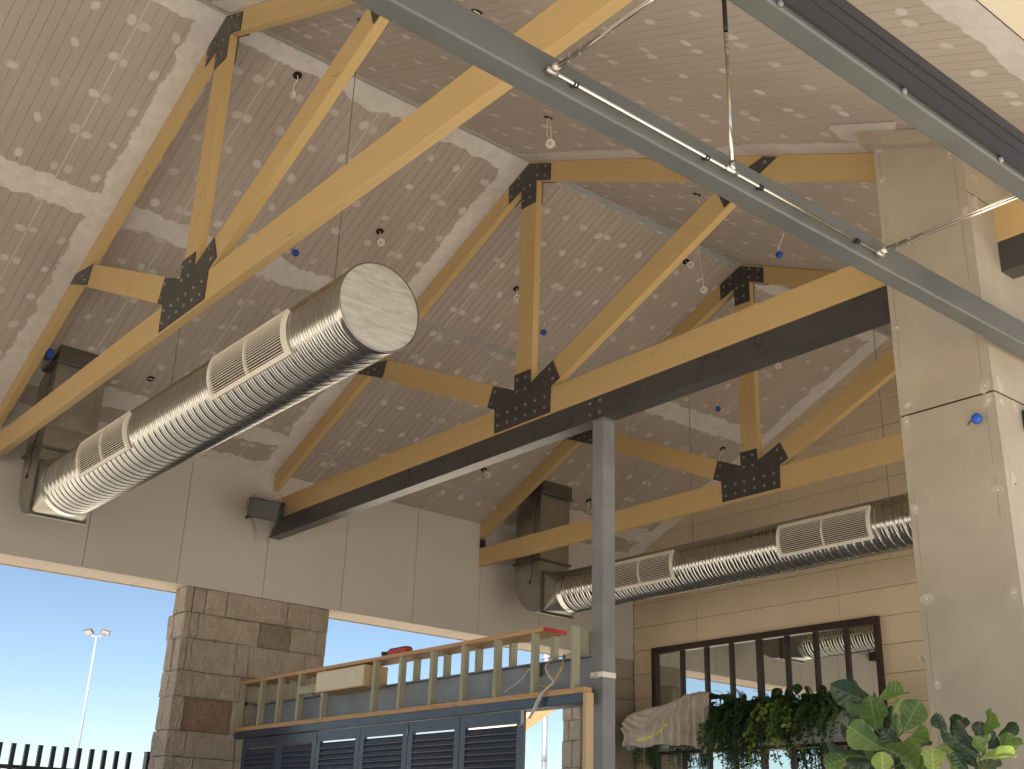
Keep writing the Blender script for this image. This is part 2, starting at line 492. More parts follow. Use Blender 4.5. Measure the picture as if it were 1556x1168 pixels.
JL = [YF, -8.2, -7.0, -5.8, -4.6, -3.4, -2.2, -1.0, 0.2, 1.4, 2.6, 3.30, 3.90, 5.10, 6.31, 6.99, 7.53, 8.48, 9.43, 10.56, 11.35, 12.55, YB]
JR = [YF, -8.2, -7.0, -5.8, -4.6, -3.4, -2.2, -1.0, 0.2, 1.4, 2.6, 3.30, 3.80, 5.00, 6.16, 6.99, 7.65, 8.82, 10.0, 10.56, 11.6, 12.8, YB]
def build_ceiling(name, F, joints, smax, label, rows):
    root = thing(name, F(0, 3.0, 0), label, None, kind='structure')
    for i in range(len(joints) - 1):
        for j in range(len(rows) - 1):
            mbs = groove_sheet(F, joints[i], joints[i + 1], rows[j], rows[j + 1], 0.1)
            obj('ceiling_sheet', mbs, M['board'], root)
    return root
RL = [0.0, 2.60, 5.25, S_LEFT]
RR = [0.0, 2.60, 5.25, S_RIGHT]
ceilL = build_ceiling('ceiling_left', SL, JL, S_LEFT, 'grooved plasterboard raked ceiling falling to the panelled wall', RL)
ceilR = build_ceiling('ceiling_right', SR, JR, S_RIGHT, 'grooved plasterboard raked ceiling above the boxed pillar', RR)

def dabs(F, joints, smax, y_from, rng):
    mb = MB()
    def dab(s_, y, r, st):
        k = 12
        sq = rng.uniform(0.55, 1.0); ph = rng.uniform(0, 6.28); st2 = rng.uniform(0.8, 1.25)
        rot = rng.uniform(-0.5, 0.5)
        vs = [F(s_, y, 0.0016)]; al = [st * rng.uniform(0.85, 1)]
        for ring, (rf, av) in enumerate(((0.66, 1.0), (1.05, 0.0))):
            for i in range(k):
                t = 2 * math.pi * i / k
                c, s2 = math.cos(t), math.sin(t)
                q = 1 / max(abs(c), abs(s2))
                rr = r * rf * (1 + (q - 1) * 0.5 * sq) * (1 + 0.07 * math.sin(2 * t + ph) + rng.uniform(-0.07, 0.07))
                a_, b_ = rr * c * st2, rr * s2 / st2
                vs.append(F(s_ + a_ * math.cos(rot) - b_ * math.sin(rot), y + a_ * math.sin(rot) + b_ * math.cos(rot), 0.0016 - 0.0004 * ring))
                al.append(st * av)
        fs = [(0, 1 + i, 1 + (i + 1) % k) for i in range(k)]
        fs += [(1 + i, 1 + k + i, 1 + k + (i + 1) % k, 1 + (i + 1) % k) for i in range(k)]
        mb.add(vs, fs, al)
    srow = [0.06] + [0.48 + 0.45 * i for i in range(20) if 0.48 + 0.45 * i < smax - 0.08]
    for i in range(len(joints) - 1):
        a, b = joints[i], joints[i + 1]
        if b < y_from: continue
        w = b - a
        cols = [a + 0.06, b - 0.06]
        if w > 0.9: cols += [a + w * 0.335, a + w * 0.665]
        elif w > 0.6: cols += [a + w * 0.5]
        for y in cols:
            for s_ in srow:
                if rng.random() < 0.05: continue
                dab(s_ + rng.uniform(-0.03, 0.03), y + rng.uniform(-0.012, 0.012), rng.uniform(0.042, 0.06), rng.uniform(0.5, 1.0))
    return mb
obj('filler_dabs', dabs(SL, JL, S_LEFT, 0.0, random.Random(3)), M['filler'], ceilL, kind='stuff')
obj('filler_dabs', dabs(SR, JR, S_RIGHT, 0.0, random.Random(4)), M['filler'], ceilR, kind='stuff')

def strip(F, along, c0, c1, t0, t1, e0=True, e1=True, st=1.0, h=0.0028, seed=0, jag=0.035, step=0.045):
    # along 'y': runs in y from t0..t1 at s in c0..c1 ; along 's': runs down the slope at y in c0..c1 ; e0/e1 ragged edges
    rng = random.Random(seed)
    nseg = max(2, int((t1 - t0) / step))
    vs = []; al = []
    d0 = d1 = 0.0
    for i in range(nseg + 1):
        t = t0 + (t1 - t0) * i / nseg
        d0 = d0 * 0.75 + rng.uniform(-jag, jag) * 0.7; d1 = d1 * 0.75 + rng.uniform(-jag, jag) * 0.7
        a = c0 + (d0 if e0 else 0); b = c1 + (d1 if e1 else 0)
        m = 0.018
        row = [(a - (m if e0 else 0), 0.0 if e0 else st), (a, st), (b, st), (b + (m if e1 else 0), 0.0 if e1 else st)]
        for q, av in row:
            hh = h if av > 0 else 0.0012
            vs.append(F(q, t, hh) if along == 'y' else F(t, q, hh)); al.append(av)
    fs = []
    for i in range(nseg):
        for k in range(3):
            fs.append((i * 4 + k, i * 4 + k + 1, (i + 1) * 4 + k + 1, (i + 1) * 4 + k))
    return MB().add(vs, fs, al)
def band(par, *a, **k): obj('plaster_band', strip(*a, **k), M['filler'], par)
y1, y2, y3 = TY
# bay in front of the first truss
for s_, sd in ((2.60, 11), (5.25, 12)): band(ceilL, SL, 'y', s_ - 0.14, s_ + 0.14, 0.3, y1, seed=sd, h=0.004)
band(ceilL, SL, 'y', 0.004, 0.20, 0.3, y1, e0=False, seed=13, h=0.004)
band(ceilL, SL, 's', y1 - 0.20, y1, 0.0, S_LEFT, e1=False, seed=14, h=0.0045)
# first to second truss
for s_, sd in ((2.60, 21), (5.25, 22)): band(ceilL, SL, 'y', s_ - 0.15, s_ + 0.13, y1 + TT, y2, seed=sd, h=0.004)
band(ceilL, SL, 'y', 0.004, 0.22, y1 + TT, y2, e0=False, seed=23, h=0.004)
band(ceilL, SL, 's', y1 + TT, y1 + TT + 0.07, 0.0, S_LEFT, e0=False, seed=24, jag=0.02, h=0.0045)
band(ceilL, SL, 's', y2 - 0.22, y2, 0.0, S_LEFT, e1=False, seed=25, h=0.0045)
band(ceilL, SL, 'y', S_LEFT - 0.16, S_LEFT, y1 + TT, y2, e1=False, seed=26, h=0.005)
band(ceilL, SL, 'y', S_LEFT - 0.16, S_LEFT, 0.3, y1, e1=False, seed=27, h=0.005)
# third truss to back wall
for s_, sd in ((2.60, 31), (5.25, 32)): band(ceilL, SL, 'y', s_ - 0.15, s_ + 0.15, y3 + TT, YB, seed=sd, h=0.004)
band(ceilL, SL, 'y', 0.004, 0.2, y3 + TT, YB, e0=False, seed=33, h=0.004)
band(ceilL, SL, 's', YB - 0.26, YB, 0.0, S_LEFT, e1=False, seed=34, h=0.0045)
band(ceilL, SL, 'y', S_LEFT - 0.14, S_LEFT, y3 + TT, YB, e1=False, seed=35, h=0.005)
# right slope
band(ceilR, SR, 's', y2 - 0.20, y2, 0.0, S_RIGHT, e1=False, seed=41, jag=0.03, st=0.75, h=0.0045)
band(ceilR, SR, 'y', 0.004, 0.07, 0.3, y2, e0=False, seed=42, jag=0.01, st=0.5)
band(ceilR, SR, 'y', S_RIGHT - 0.26, S_RIGHT, 0.3, y3, e1=False, seed=43, st=0.8)
band(ceilR, SR, 's', y1 - 0.18, y1, 0.0, S_RIGHT, e1=False, seed=44)
band(ceilR, SR, 'y', S_RIGHT - 2.1, S_RIGHT - 1.55, y2 - 0.55, y2 - 0.05, seed=45, jag=0.08, st=0.7, h=0.005)
# thin white joint lines
for par, F, J, smax in ((ceilL, SL, JL, S_LEFT),):
    for y in J[1:-1]:
        if y > 0 and min(abs(y - t - 0.04) for t in TY) > 0.15:
            obj('joint_line', strip(F, 's', y - 0.005, y + 0.005, 0.0, smax, False, False, 0.85, 0.0012, step=0.6), M['filler'], par)
# zinc trims in the bay that is still unplastered, and along the ridge
def trim(par, F, s0, s1, ya, yb, h=0.008):
    mb = MB()
    vs = [F(a, y, k) for y in (ya, yb) for a, k in ((s0, -0.002), (s0, h), (s1, h), (s1, -0.002))]
    mb.add(vs, [(0, 1, 5, 4), (1, 2, 6, 5), (2, 3, 7, 6), (0, 3, 2, 1), (4, 5, 6, 7)])
    obj('metal_trim', mb, M['trim'], par)
for s_ in (2.60, 5.25): trim(ceilL, SL, s_ - 0.025, s_ + 0.025, y2 + TT + 0.003, y3 - 0.003)
trim(ceilL, SL, 0.012, 0.085, y2 + TT + 0.003, y3 - 0.003)
trim(ceilL, SL, 0.006, 0.020, y1 + TT + 0.003, y2 - 0.003, 0.011)
trim(ceilL, SL, 0.006, 0.020, 0.3, y1 - 0.003, 0.011)
trim(ceilL, SL, 0.006, 0.020, y3 + TT + 0.003, YB - 0.003, 0.011)

# roof body above the linings, flat ceiling to the right
mb = MB(); P = [(XW - 0.9, zceil(XW - 0.9) + 0.03), (XR, ZR + 0.03), (XE, zceil(XE) + 0.03), (XE, zceil(XE) + 0.5), (XR, ZR + 0.5), (XW - 0.9, zceil(XW - 0.9) + 0.5)]
mb.add([(x, y, z) for y in (YF, 14.6) for x, z in P], [(0, 1, 4, 5), (1, 2, 3, 4), (11, 10, 7, 6), (10, 9, 8, 7), (1, 0, 6, 7), (2, 1, 7, 8), (3, 2, 8, 9), (4, 3, 9, 10), (5, 4, 10, 11), (0, 5, 11, 6)])
obj('roof', mb, M['roof'], label='metal roof body over the raked ceilings', kind='structure')
n = NT('beige_plaster'); p = n.pos(); b = n.noise(p, 1.0, 4); M['beige'] = n.done(n.ramp(b, [(0.3, (0.56, 0.50, 0.39)), (0.7, (0.62, 0.56, 0.45))]), 0.8)
mb = MB(); mb.box(XE + 0.003, -1.5, YF, 14.6, zceil(XE) + 0.004, zceil(XE) + 0.5)
obj('ceiling_flat', mb, M['beige'], label='smooth beige flat ceiling beside the raked boards', kind='structure')

mb = MB(); mb.prism([(XW - 0.5, 3.4), (-1.5, 3.4), (-1.5, zceil(XE)), (XE, zceil(XE)), (XR, ZR), (XW - 0.5, zceil(XW - 0.5))], YF - 0.3, YF - 0.002)  # unseen bulkhead added behind the camera to cut light from the front
obj('added_front_blocker', mb, M['beige'], label='added unseen beige bulkhead shading the hall from its open front', kind='structure')
# ------------------------------------------------------------------ left wall above the openings
ZS = 4.572
wallL = thing('wall_left', (XW, 6, ZS), 'pale grey panelled wall above the openings', None, kind='structure')
mb = MB(); mb.box(XW - 0.54, XW - 0.025, YF, 14.4, ZS + 0.025, ZW + 0.02)
obj('wall_core', mb, M['mortar'], wallL)
PJ = [6.96 + 1.2 * k for k in range(-13, 7)]
for i in range(len(PJ) - 1):
    a, b = PJ[i], min(PJ[i + 1], YB)
    if a >= YB: continue
    mb = MB(); mb.box(XW - 0.024, XW + rnd.uniform(-0.0008, 0.0008), a + 0.0035, b - 0.0035, ZS - 0.004, ZW + 0.03)
    obj('wall_panel', mb, M['panel'], wallL, bevel=0.0015, seg=1)
for i in range(len(PJ) - 1):
    a = PJ[i] - 0.35
    mb = MB(); mb.box(XW - 0.57, XW - 0.026, a + 0.0035, a + 1.2 - 0.0035, ZS, ZS + 0.022)
    obj('soffit_panel', mb, M['soffit'], wallL)
mb = MB(); mb.box(XW - 0.60, XW - 0.573, YF, 14.4, ZS - 0.01, ZW)
obj('outer_edge_trim', mb, M['panel'], wallL)

# ------------------------------------------------------------------ back wall of long cream blocks
wallB = thing('wall_back', (-8, YB, 0), 'cream long-block back wall behind the mirror', None, kind='structure')
mb = MB(); mb.box(XW - 0.5, 1.0, YB + 0.06, YB + 0.4, 0, 8.6)
mb.v = [(x, y, min(z, zceil(x) if z > 5 else z)) for x, y, z in mb.v]
mb = MB(); pts = [(XW - 0.5, 0.0), (1.0, 0.0), (1.0, 5.9), (XE, 5.9), (XR, 8.75), (XW - 0.5, 6.1)]
mb.prism(pts, YB + 0.03, YB + 0.4)
obj('wall_core', mb, M['mortar'], wallB)
z = 3.176 - 0.385 * 9
z_rows = []
k = 0
offs = {0: 0}
while z < 8.6:
    z_rows.append(z); z += 0.385
joint_hint = {5.1: -12.43, 4.7: -9.73, 5.48: -11.56, 3.93: -9.1, 6.25: -9.28, 6.64: -10.67, 7.4: -9.43, 7.02: -11.0}
for zz in z_rows:
    z0, z1 = max(zz, 0.0), zz + 0.385
    if z1 < 0.1: continue
    hint = [v for kk, v in joint_hint.items() if abs(kk - zz) < 0.12]
    x0 = hint[0] if hint else rnd.uniform(-11.5, -8.5)
    x = x0 - 2.7 * 3
    while x < 0.9:
        a, b = max(x, XW + 0.002), min(x + 2.7, 1.0)
        x += 2.7
        if b - a < 0.02: continue
        # clip to the gable
        if z0 > 5.6:
            half = (ZR - z0) / TAN
            a, b = max(a, XR - half), min(b, XR + half)
            if z0 > zceil(XE): pass
            if b - a < 0.03: continue
        mb = MB(); mb.box(a + 0.0025, b - 0.0025, YB + rnd.uniform(-0.0015, 0.001), YB + 0.029, z0 + 0.003, z1 - 0.003)
        obj('block', mb, M['block'], wallB, bevel=0.003, seg=1)

# ------------------------------------------------------------------ stone piers
CZ = [4.566, 4.244, 3.928, 3.528, 3.216, 2.816, 2.512, 2.20, 1.80, 1.50, 1.10, 0.80, 0.40, 0.0]
def stone_block(par, x0, x1, y0, y1, z0, z1, mat, face):
    g = 0.004
    mb = MB()
    N = 3
    r2 = random.Random(int((y0 * 17 + z0 * 31 + x0 * 7) * 1000))
    pr = r2.uniform(-0.010, 0.012)
    vs = []; fs = []
    def put(u, v, d):
        if face == 'x': return (x1 + d, y0 + g + (y1 - y0 - 2 * g) * u, z0 + g + (z1 - z0 - 2 * g) * v)
        return (x0 + g + (x1 - x0 - 2 * g) * u, y0 - d, z0 + g + (z1 - z0 - 2 * g) * v)
    us = [0, 0.06, 0.35, 0.65, 0.94, 1]
    for j, v in enumerate(us):
        for i, u in enumerate(us):
            edge = i in (0, 5) or j in (0, 5)
            vs.append(put(u, v, (pr - 0.008 if edge else pr + r2.uniform(-0.006, 0.008))))
    for j in range(5):
        for i in range(5):
            fs.append((j * 6 + i, j * 6 + i + 1, (j + 1) * 6 + i + 1, (j + 1) * 6 + i))
    ring = [i for i in range(6)] + [j * 6 + 5 for j in range(1, 6)] + [30 + i for i in range(4, -1, -1)] + [j * 6 for j in range(4, 0, -1)]
    k = len(vs)
    for i in ring:
        p = list(vs[i])
        if face == 'x': p[0] = x0
        else: p[1] = y1
        vs.append(tuple(p))
    m = len(ring)
    for i in range(m):
        fs.append((ring[i], ring[(i + 1) % m], k + (i + 1) % m, k + i))
    mb.add(vs, fs)
    obj('stone_block', mb, mat, par)
def pier(name, label, ya, yb, known):
    root = thing(name, (XW - 0.25, (ya + yb) / 2, 0), label, 'stone pier')
    mb = MB(); mb.box(XW - 0.46, XW - 0.05, ya + 0.05, yb - 0.02, 0, 4.564); obj('core', mb, M['mortar'], root)
    r2 = random.Random(int(ya * 100))
    for i in range(len(CZ) - 1):
        z1, z0 = CZ[i], CZ[i + 1]
        ys = known.get(i)
        if ys is None:
            ys = [ya]; y = ya + r2.choice((0.17, 0.25, 0.6))
            while y < yb - 0.2:
                ys.append(y); y += r2.choice((0.26, 0.42, 0.62, 0.85))
            ys.append(yb)
        for j in range(len(ys) - 1):
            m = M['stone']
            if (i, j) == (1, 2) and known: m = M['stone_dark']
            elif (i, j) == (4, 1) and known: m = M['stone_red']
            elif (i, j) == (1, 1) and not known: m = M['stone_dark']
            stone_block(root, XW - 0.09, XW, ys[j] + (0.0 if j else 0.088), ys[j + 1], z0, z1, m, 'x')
        # return face towards -y
        left = XW - (0.36 if i == 0 else 0.43 + r2.uniform(-0.03, 0.05))
        cut = left + (XW - left) * r2.uniform(0.3, 0.6)
        for xa, xb in ((left, cut), (cut, XW - 0.001)):
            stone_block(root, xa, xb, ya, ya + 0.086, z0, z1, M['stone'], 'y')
    return root
pier('stone_pier', 'rough sandstone block pier beside the stud frame, under the panelled wall', 5.92, 8.0,
     {0: [5.93, 6.189, 6.482, 7.353, 7.708, 8.0], 1: [5.925, 6.13, 6.983, 7.442, 7.837, 7.99], 2: [5.925, 6.084, 6.695, 6.872, 7.687, 7.98],
      3: [5.92, 6.155, 6.75, 7.2, 7.98], 4: [5.91, 6.074, 6.72, 7.1, 7.6, 7.98], 5: [5.9, 6.163, 6.85, 7.5, 7.98], 6: [5.89, 6.055, 6.296, 6.9, 7.4, 7.98]})
pier('stone_pier', 'narrow sandstone block pier in the corner by the cream block wall', 12.66, YB - 0.004, {})

# ================================================================== TRUSSES
def bolt_mesh(r=0.017, h=0.013):
    mb = MB(); n = 10
    vs = [(r * math.cos(2 * math.pi * i / n), 0, r * math.sin(2 * math.pi * i / n)) for i in range(n)]
    vs += [(r * 0.95 * math.cos(2 * math.pi * i / n), -h * 0.6, r * 0.95 * math.sin(2 * math.pi * i / n)) for i in range(n)]
    vs += [(r * 0.5 * math.cos(2 * math.pi * i / n), -h, r * 0.5 * math.sin(2 * math.pi * i / n)) for i in range(n)]
    fs = [(i, (i + 1) % n, n + (i + 1) % n, n + i) for i in range(n)] + [(n + i, n + (i + 1) % n, 2 * n + (i + 1) % n, 2 * n + i) for i in range(n)]
    fs.append(tuple(2 * n + i for i in range(n)))
    mb.add(vs, fs)
    me = mb.mesh('bolt', smooth=False); me.materials.append(M['bolt'])
    return me
BOLT = bolt_mesh()
def build_truss():
    Y = TY[0]
    t = thing('roof_truss', (XR, Y, 5.6), 'yellow timber roof truss nearest the open gable, hanging over the capped spiral duct', 'roof truss', 'yellow timber roof trusses with dark gusset plates')
    ya, yb = Y, Y + TT
    def X(d): return XR + d
    def part(name, poly, d):
        mb = MB(); mb.prism([(X(a), z) for a, z in poly], ya, yb, d)
        return obj(name, mb, M['timber'], t, bevel=0.004, seg=2)
    dl = XW - XR + 0.004
    dr = XE - XR
    part('bottom_chord', [(dl, 5.6), (dr, 5.6), (dr, 5.88), (dl, 5.88)], (1, 0))
    zt = ZR - 0.006
    part('top_chord', [(dl, zt + TAN * dl), (-0.0005, zt), (-0.0005, zt - 0.24), (dl, zt + TAN * dl - 0.24)], (CO, SI))
    part('top_chord', [((zt - 5.883) / TAN, 5.883), (0.0005, zt), (0.0005, zt - 0.24), ((zt - 0.24 - 5.883) / TAN, 5.883)], (CO, -SI))
    zk = zt - 0.242
    part('king_post', [(-0.1275, 5.882), (0.1275, 5.882), (0.1275, zk - TAN * 0.1275), (0, zk), (-0.1275, zk - TAN * 0.1275)], (0, 1))
    for sg in (-1, 1):
        part('web', [(sg * 0.130, 6.010), (sg * 0.130, 5.883), (sg * 0.448, 5.883), (sg * 3.083, 7.064), (sg * 2.783, 7.203)], (0.91, -sg * 0.41))
    base_p = [(-.14, 6.183), (.118, 6.178), (.120, 6.02), (.465, 6.167), (.57, 5.945), (.440, 5.89), (.435, 5.617), (-.447, 5.617), (-.455, 5.885), (-.585, 5.94), (-.495, 6.165), (-.137, 6.017)]
    base_b = [(-8.595, 6.11), (-8.465, 6.11), (-8.596, 5.981), (-8.463, 5.977), (-8.086, 6.081), (-8.034, 5.965), (-8.972, 6.087), (-9.018, 5.968),
              (-8.156, 5.805), (-8.155, 5.687), (-8.304, 5.805), (-8.302, 5.689), (-8.453, 5.804), (-8.452, 5.691), (-8.604, 5.802), (-8.6, 5.688), (-8.743, 5.799), (-8.745, 5.686), (-8.9, 5.805), (-8.897, 5.688)]
    apex_p = [(0, 8.70), (.365, 8.535), (.36, 8.322), (.130, 8.43), (.128, 8.16), (-.118, 8.165), (-.122, 8.42), (-.345, 8.332), (-.352, 8.55)]
    apex_b = [(.149, 8.596), (.291, 8.532), (.14, 8.483), (.28, 8.424), (.036, 8.402), (-.074, 8.405), (.033, 8.253), (-.086, 8.253), (-.165, 8.59), (-.178, 8.5), (-.281, 8.5), (-.3, 8.41)]
    nl_p = [(-3.34, 7.165), (-3.20, 7.235), (-2.665, 7.145), (-2.745, 6.93)]
    nl_b = [(-3.22, 7.17), (-3.08, 7.10), (-2.93, 7.10), (-2.83, 7.02)]
    def plates(poly, bolts):
        for q, (p0, p1) in enumerate(((ya - 0.010, ya - 0.0003), (yb + 0.0003, yb + 0.010))):
            mb = MB(); mb.prism([(X(a), z) for a, z in poly], p0, p1)
            o = obj('gusset_plate', mb, M['plate'], t)
            if q == 0:
                for a, z in bolts: inst('bolt', BOLT, o, (X(a), p0, z), (0, rnd.uniform(0, 3), 0))
    plates(base_p, [(a - XR, z) for a, z in base_b])
    plates(apex_p, apex_b)
    plates(nl_p, nl_b)
    plates([(-a, z) for a, z in nl_p], [(-a, z) for a, z in nl_b])
    return t
t1 = build_truss()
t2 = copy_tree(t1, (0, TY[1] - TY[0], 0), 'yellow timber roof truss sitting along the long dark steel beam')
t3 = copy_tree(t1, (0, TY[2] - TY[1] + TY[1] - TY[0], 0), 'yellow timber roof truss closest to the cream block wall, beside the second riser')
mb = MB(); mb.box(XW + 0.001, XW + 0.05, TY[2] + 0.002, TY[2] + 0.078, 5.882, 6.02)
obj('end_bracket', mb, M['black'], t3)

# ================================================================== DARK STEEL BEAM UNDER TRUSS 2, COLUMN
Y2 = TY[1]
sb = thing('steel_beam', (-8, Y2 + 0.08, 5.368), 'long dark painted steel beam bolted below the middle timber truss', 'steel beam')
for xa, xb in ((XW + 0.03, -7.42), (-7.416, XE)):
    mb = MB(); mb.box(xa, xb, Y2 - 0.002, Y2 + 0.16, 5.368, 5.596)
    obj('beam_length', mb, M['darksteel'], sb, bevel=0.006, seg=3)
for dx in (-0.075, 0.06):
    for z in (5.545, 5.43): inst('bolt', BOLT, sb, (-7.42 + dx, Y2 - 0.002, z))
colm = thing('steel_column', (-7.395, 7.025, 0), 'square grey primed steel column carrying the dark beam', 'column')
mb = MB(); mb.box(-7.47, -7.32, 6.95, 7.10, 0.05, 5.356)
obj('shaft', mb, M['column'], colm, bevel=0.008, seg=3)
mb = MB(); mb.box(-7.475, -7.315, 6.945, 7.115, 5.357, 5.367); obj('cap_plate', mb, M['column'], colm)
mb = MB(); mb.box(-7.473, -7.317, 6.947, 7.103, 2.995, 3.04); obj('tape_band', mb, M['white'], colm)
mb = MB(); mb.box(-7.405, -7.385, 6.925, 6.946, 2.985, 3.03); mb.box(-7.47, -7.40, 6.936, 6.945, 3.0, 3.008); obj('strap_clip', mb, M['greycable'], colm)

# ================================================================== OVERHEAD BEAMS
b1 = thing('steel_beam', (-3.258, 4, 4.712), 'grey-green primed steel beam with a bright pipe clipped along it', 'steel beam')
mb = MB(); mb.box(-3.317, -3.20, YF + 0.2, YB - 0.003, 4.712, 4.884)
obj('hollow_section', mb, M['greysteel'], b1, bevel=0.013, seg=4)
b2 = thing('steel_beam', (-2.27, 3, 4.71), 'grey steel beam with a brown-black channel along its side', 'steel beam')
mb = MB(); mb.box(-2.327, -2.214, YF + 0.2, YB - 0.003, 4.710, 4.960)
obj('hollow_section', mb, M['greysteel'], b2, bevel=0.012, seg=4)
mb = MB(); mb.box(-2.2138, -2.196, YF + 0.25, YB - 0.01, 4.738, 4.985)
mb.box(-2.1958, -2.194, YF + 0.25, YB - 0.01, 4.84, 4.843); mb.box(-2.1958, -2.193, YF + 0.25, YB - 0.01, 4.915, 4.919)
obj('side_channel', mb, M['brownsteel'], b2)
for y in (2.55, 3.05, 3.9, 4.7): inst('bolt', BOLT, b2, (-2.21, y, 4.724), (0, 0, math.pi / 2))
for bx, bw in ((-3.258, 0.05), (-2.27, 0.05)):
    for yy in (YF + 0.35,):
        o = thing('steel_post', (bx, yy, 0.05), 'grey steel post propping the pipe beam at the open front' if bx < -3 else 'grey steel post propping the channelled beam at the open front', 'post', 'posts at the open front')
        mb = MB(); mb.box(bx - bw, bx + bw, yy - bw, yy + bw, 0.05, 4.708 if bx < -3 else 4.706)
        obj('shaft', mb, M['column'], o, bevel=0.006)
        mb = MB(); mb.box(bx - 0.1, bx + 0.1, yy - 0.1, yy + 0.1, 0.0505, 0.062); obj('base_plate', mb, M['column'], o)

# pipe run clipped to the grey beam
XP = -3.176
pr = thing('pipe_run', (XP, 3.9, 4.77), 'bright metal pipe run clipped to the grey-green beam with side branches', 'pipe')
ZP = 4.771
mb = MB(); mb.tube([(XP, 2.70, ZP), (XP, 5.15, ZP)], 0.0095, 12); obj('main_pipe', mb, M['chrome'], pr, smooth=True)
mb = MB(); mb.tube([(XP + 0.01, 3.885, ZP), (XP + 0.01, 3.885, 5.62)], 0.0095, 12); obj('drop_pipe', mb, M['chrome'], pr, smooth=True)
mb = MB(); mb.tube([(XP + 0.01, 3.885, 5.62), (XP + 0.01, 3.885, 5.67), (XP + 0.011, 3.883, 5.80), (XP + 0.02, 3.87, 6.0), (XP + 0.05, 3.86, zceil(XP + 0.05))], 0.013, 10); obj('hose', mb, M['black'], pr, smooth=True)
mb = MB()
for k in range(5): mb.tube([(XP + 0.01, 3.885, 5.48 + k * 0.035), (XP + 0.01, 3.885, 5.50 + k * 0.035)], 0.014 if k % 2 else 0.012, 10)
obj('hose_coupling', mb, M['fitting'], pr, smooth=False)
for nm, yy in (('branch_pipe', 2.70), ('branch_pipe', 5.15)):
    for dz in (0.0, 0.022):
        mb = MB(); mb.tube([(XP, yy + dz * 0.4, ZP + dz), (XE + 0.13, yy + dz * 0.4, ZP + dz)], 0.0075, 10)
        obj(nm, mb, M['chrome'], pr, smooth=True)
    mb = MB(); mb.tube([(XP - 0.01, yy, ZP + 0.01), (XP + 0.045, yy, ZP + 0.012)], 0.021, 10); mb.tube([(XP, yy - 0.03, ZP), (XP, yy + 0.03, ZP)], 0.016, 10)
    obj('elbow_fitting', mb, M['fitting'], pr, smooth=True)
    for q in range(2):
        mb = MB(); mb.tube([(XP + 0.11 + 0.07 * q, yy, ZP - 0.02), (XP + 0.11 + 0.07 * q, yy + 0.004, ZP + 0.035)], 0.006, 8); obj('clip', mb, M['fitting'], pr)
mb = MB(); mb.tube([(XP + 0.005, 3.845, ZP), (XP + 0.005, 3.925, ZP)], 0.016, 10); mb.tube([(XP + 0.01, 3.885, ZP), (XP + 0.01, 3.885, ZP + 0.05)], 0.015, 10)
obj('tee_fitting', mb, M['chrome'], pr, smooth=True)
for yy in (2.838, 3.708, 4.116, 4.94):
    mb = MB()
    for q in (-0.009, 0.009): mb.tube([(XP, yy + q - 0.004, ZP), (XP, yy + q + 0.004, ZP)], 0.0145, 10)
    mb.box(-3.1995, XP, yy - 0.01, yy + 0.01, ZP - 0.006, ZP + 0.006)
    obj('pipe_clip', mb, M['black'], pr)

# ================================================================== BOXED PILLAR
PX0, PX1, PY0, PY1 = -4.056, -3.372, 6.624, 7.42
pl = thing('boxed_pillar', ((PX0 + PX1) / 2, 7.0, 0), 'boxed-in pillar of grey cement sheets wrapping the middle truss', 'pillar')
mb = MB(); mb.box(PX0 + 0.015, PX1 - 0.015, PY0 + 0.015, PY1 - 0.015, 0.05, 6.2); obj('core', mb, M['cavity_black'], pl)
for z0, z1 in ((0.052, 4.402), (4.414, 6.9)):
    zt_ = min(z1, 6.66)
    mb = MB()
    if z1 > 5: mb.prism([(PX0, z0), (PX1 - 0.0102, z0), (PX1 - 0.0102, zceil(PX1) - 0.06), (PX0, zceil(PX0) - 0.06)], PY0, PY0 + 0.012)
    else: mb.box(PX0, PX1 - 0.0102, PY0, PY0 + 0.012, z0, zt_)
    obj('front_sheet', mb, M['cement'], pl, bevel=0.002, seg=1)
    mb = MB(); mb.box(PX0 + 0.001, PX0 + 0.013, PY0 + 0.0125, PY1, z0, zt_); obj('side_sheet', mb, M['cement'], pl)
for z0, z1 in ((0.052, 4.402), (4.414, 5.872), (5.884, 6.24)):
    mb = MB(); mb.box(PX1 - 0.010, PX1, PY0 + 0.001, PY1, z0, z1); obj('right_sheet', mb, M['cement'], pl, bevel=0.002, seg=1)
mb = MB(); mb.prism([(PX0 - 0.06, zceil(PX0 - 0.06) - 0.125), (PX1 + 0.05, zceil(PX1 + 0.05) - 0.125), (PX1 + 0.05, zceil(PX1 + 0.05) - 0.006), (PX0 - 0.06, zceil(PX0 - 0.06) - 0.006)], PY0 - 0.09, PY1 + 0.05)
obj('top_collar', mb, M['cement'], pl)
def flatdab(mb, c, ux, uy, nrm, r, st, rng):
    k = 14; ph = rng.uniform(0, 6)
    c = Vector(c); vs = [c + nrm * 0.0015]; al = [st]
    for rf, av in ((0.75, 1.0), (1.0, 0.0)):
        for i in range(k):
            t = 2 * math.pi * i / k
            rr = r * rf * (1 + 0.25 * math.sin(2 * t + ph) + rng.uniform(-0.12, 0.12))
            q_ = c + ux * rr * math.cos(t) + uy * rr * math.sin(t) + nrm * 0.0012; q_.x = min(max(q_.x, PX0 + 0.002), PX1 + 0.0012); q_.y = max(q_.y, PY0 - 0.0012); vs.append(q_); al.append(st * av)
    fs = [(0, 1 + i, 1 + (i + 1) % k) for i in range(k)] + [(1 + i, 1 + k + i, 1 + k + (i + 1) % k, 1 + (i + 1) % k) for i in range(k)]
    mb.add(vs, fs, al)
n = NT('cement_filler'); p = n.pos(); a = n.attr('a', 'Fac')
w = n.noise(p, 22, 5, 0.75)
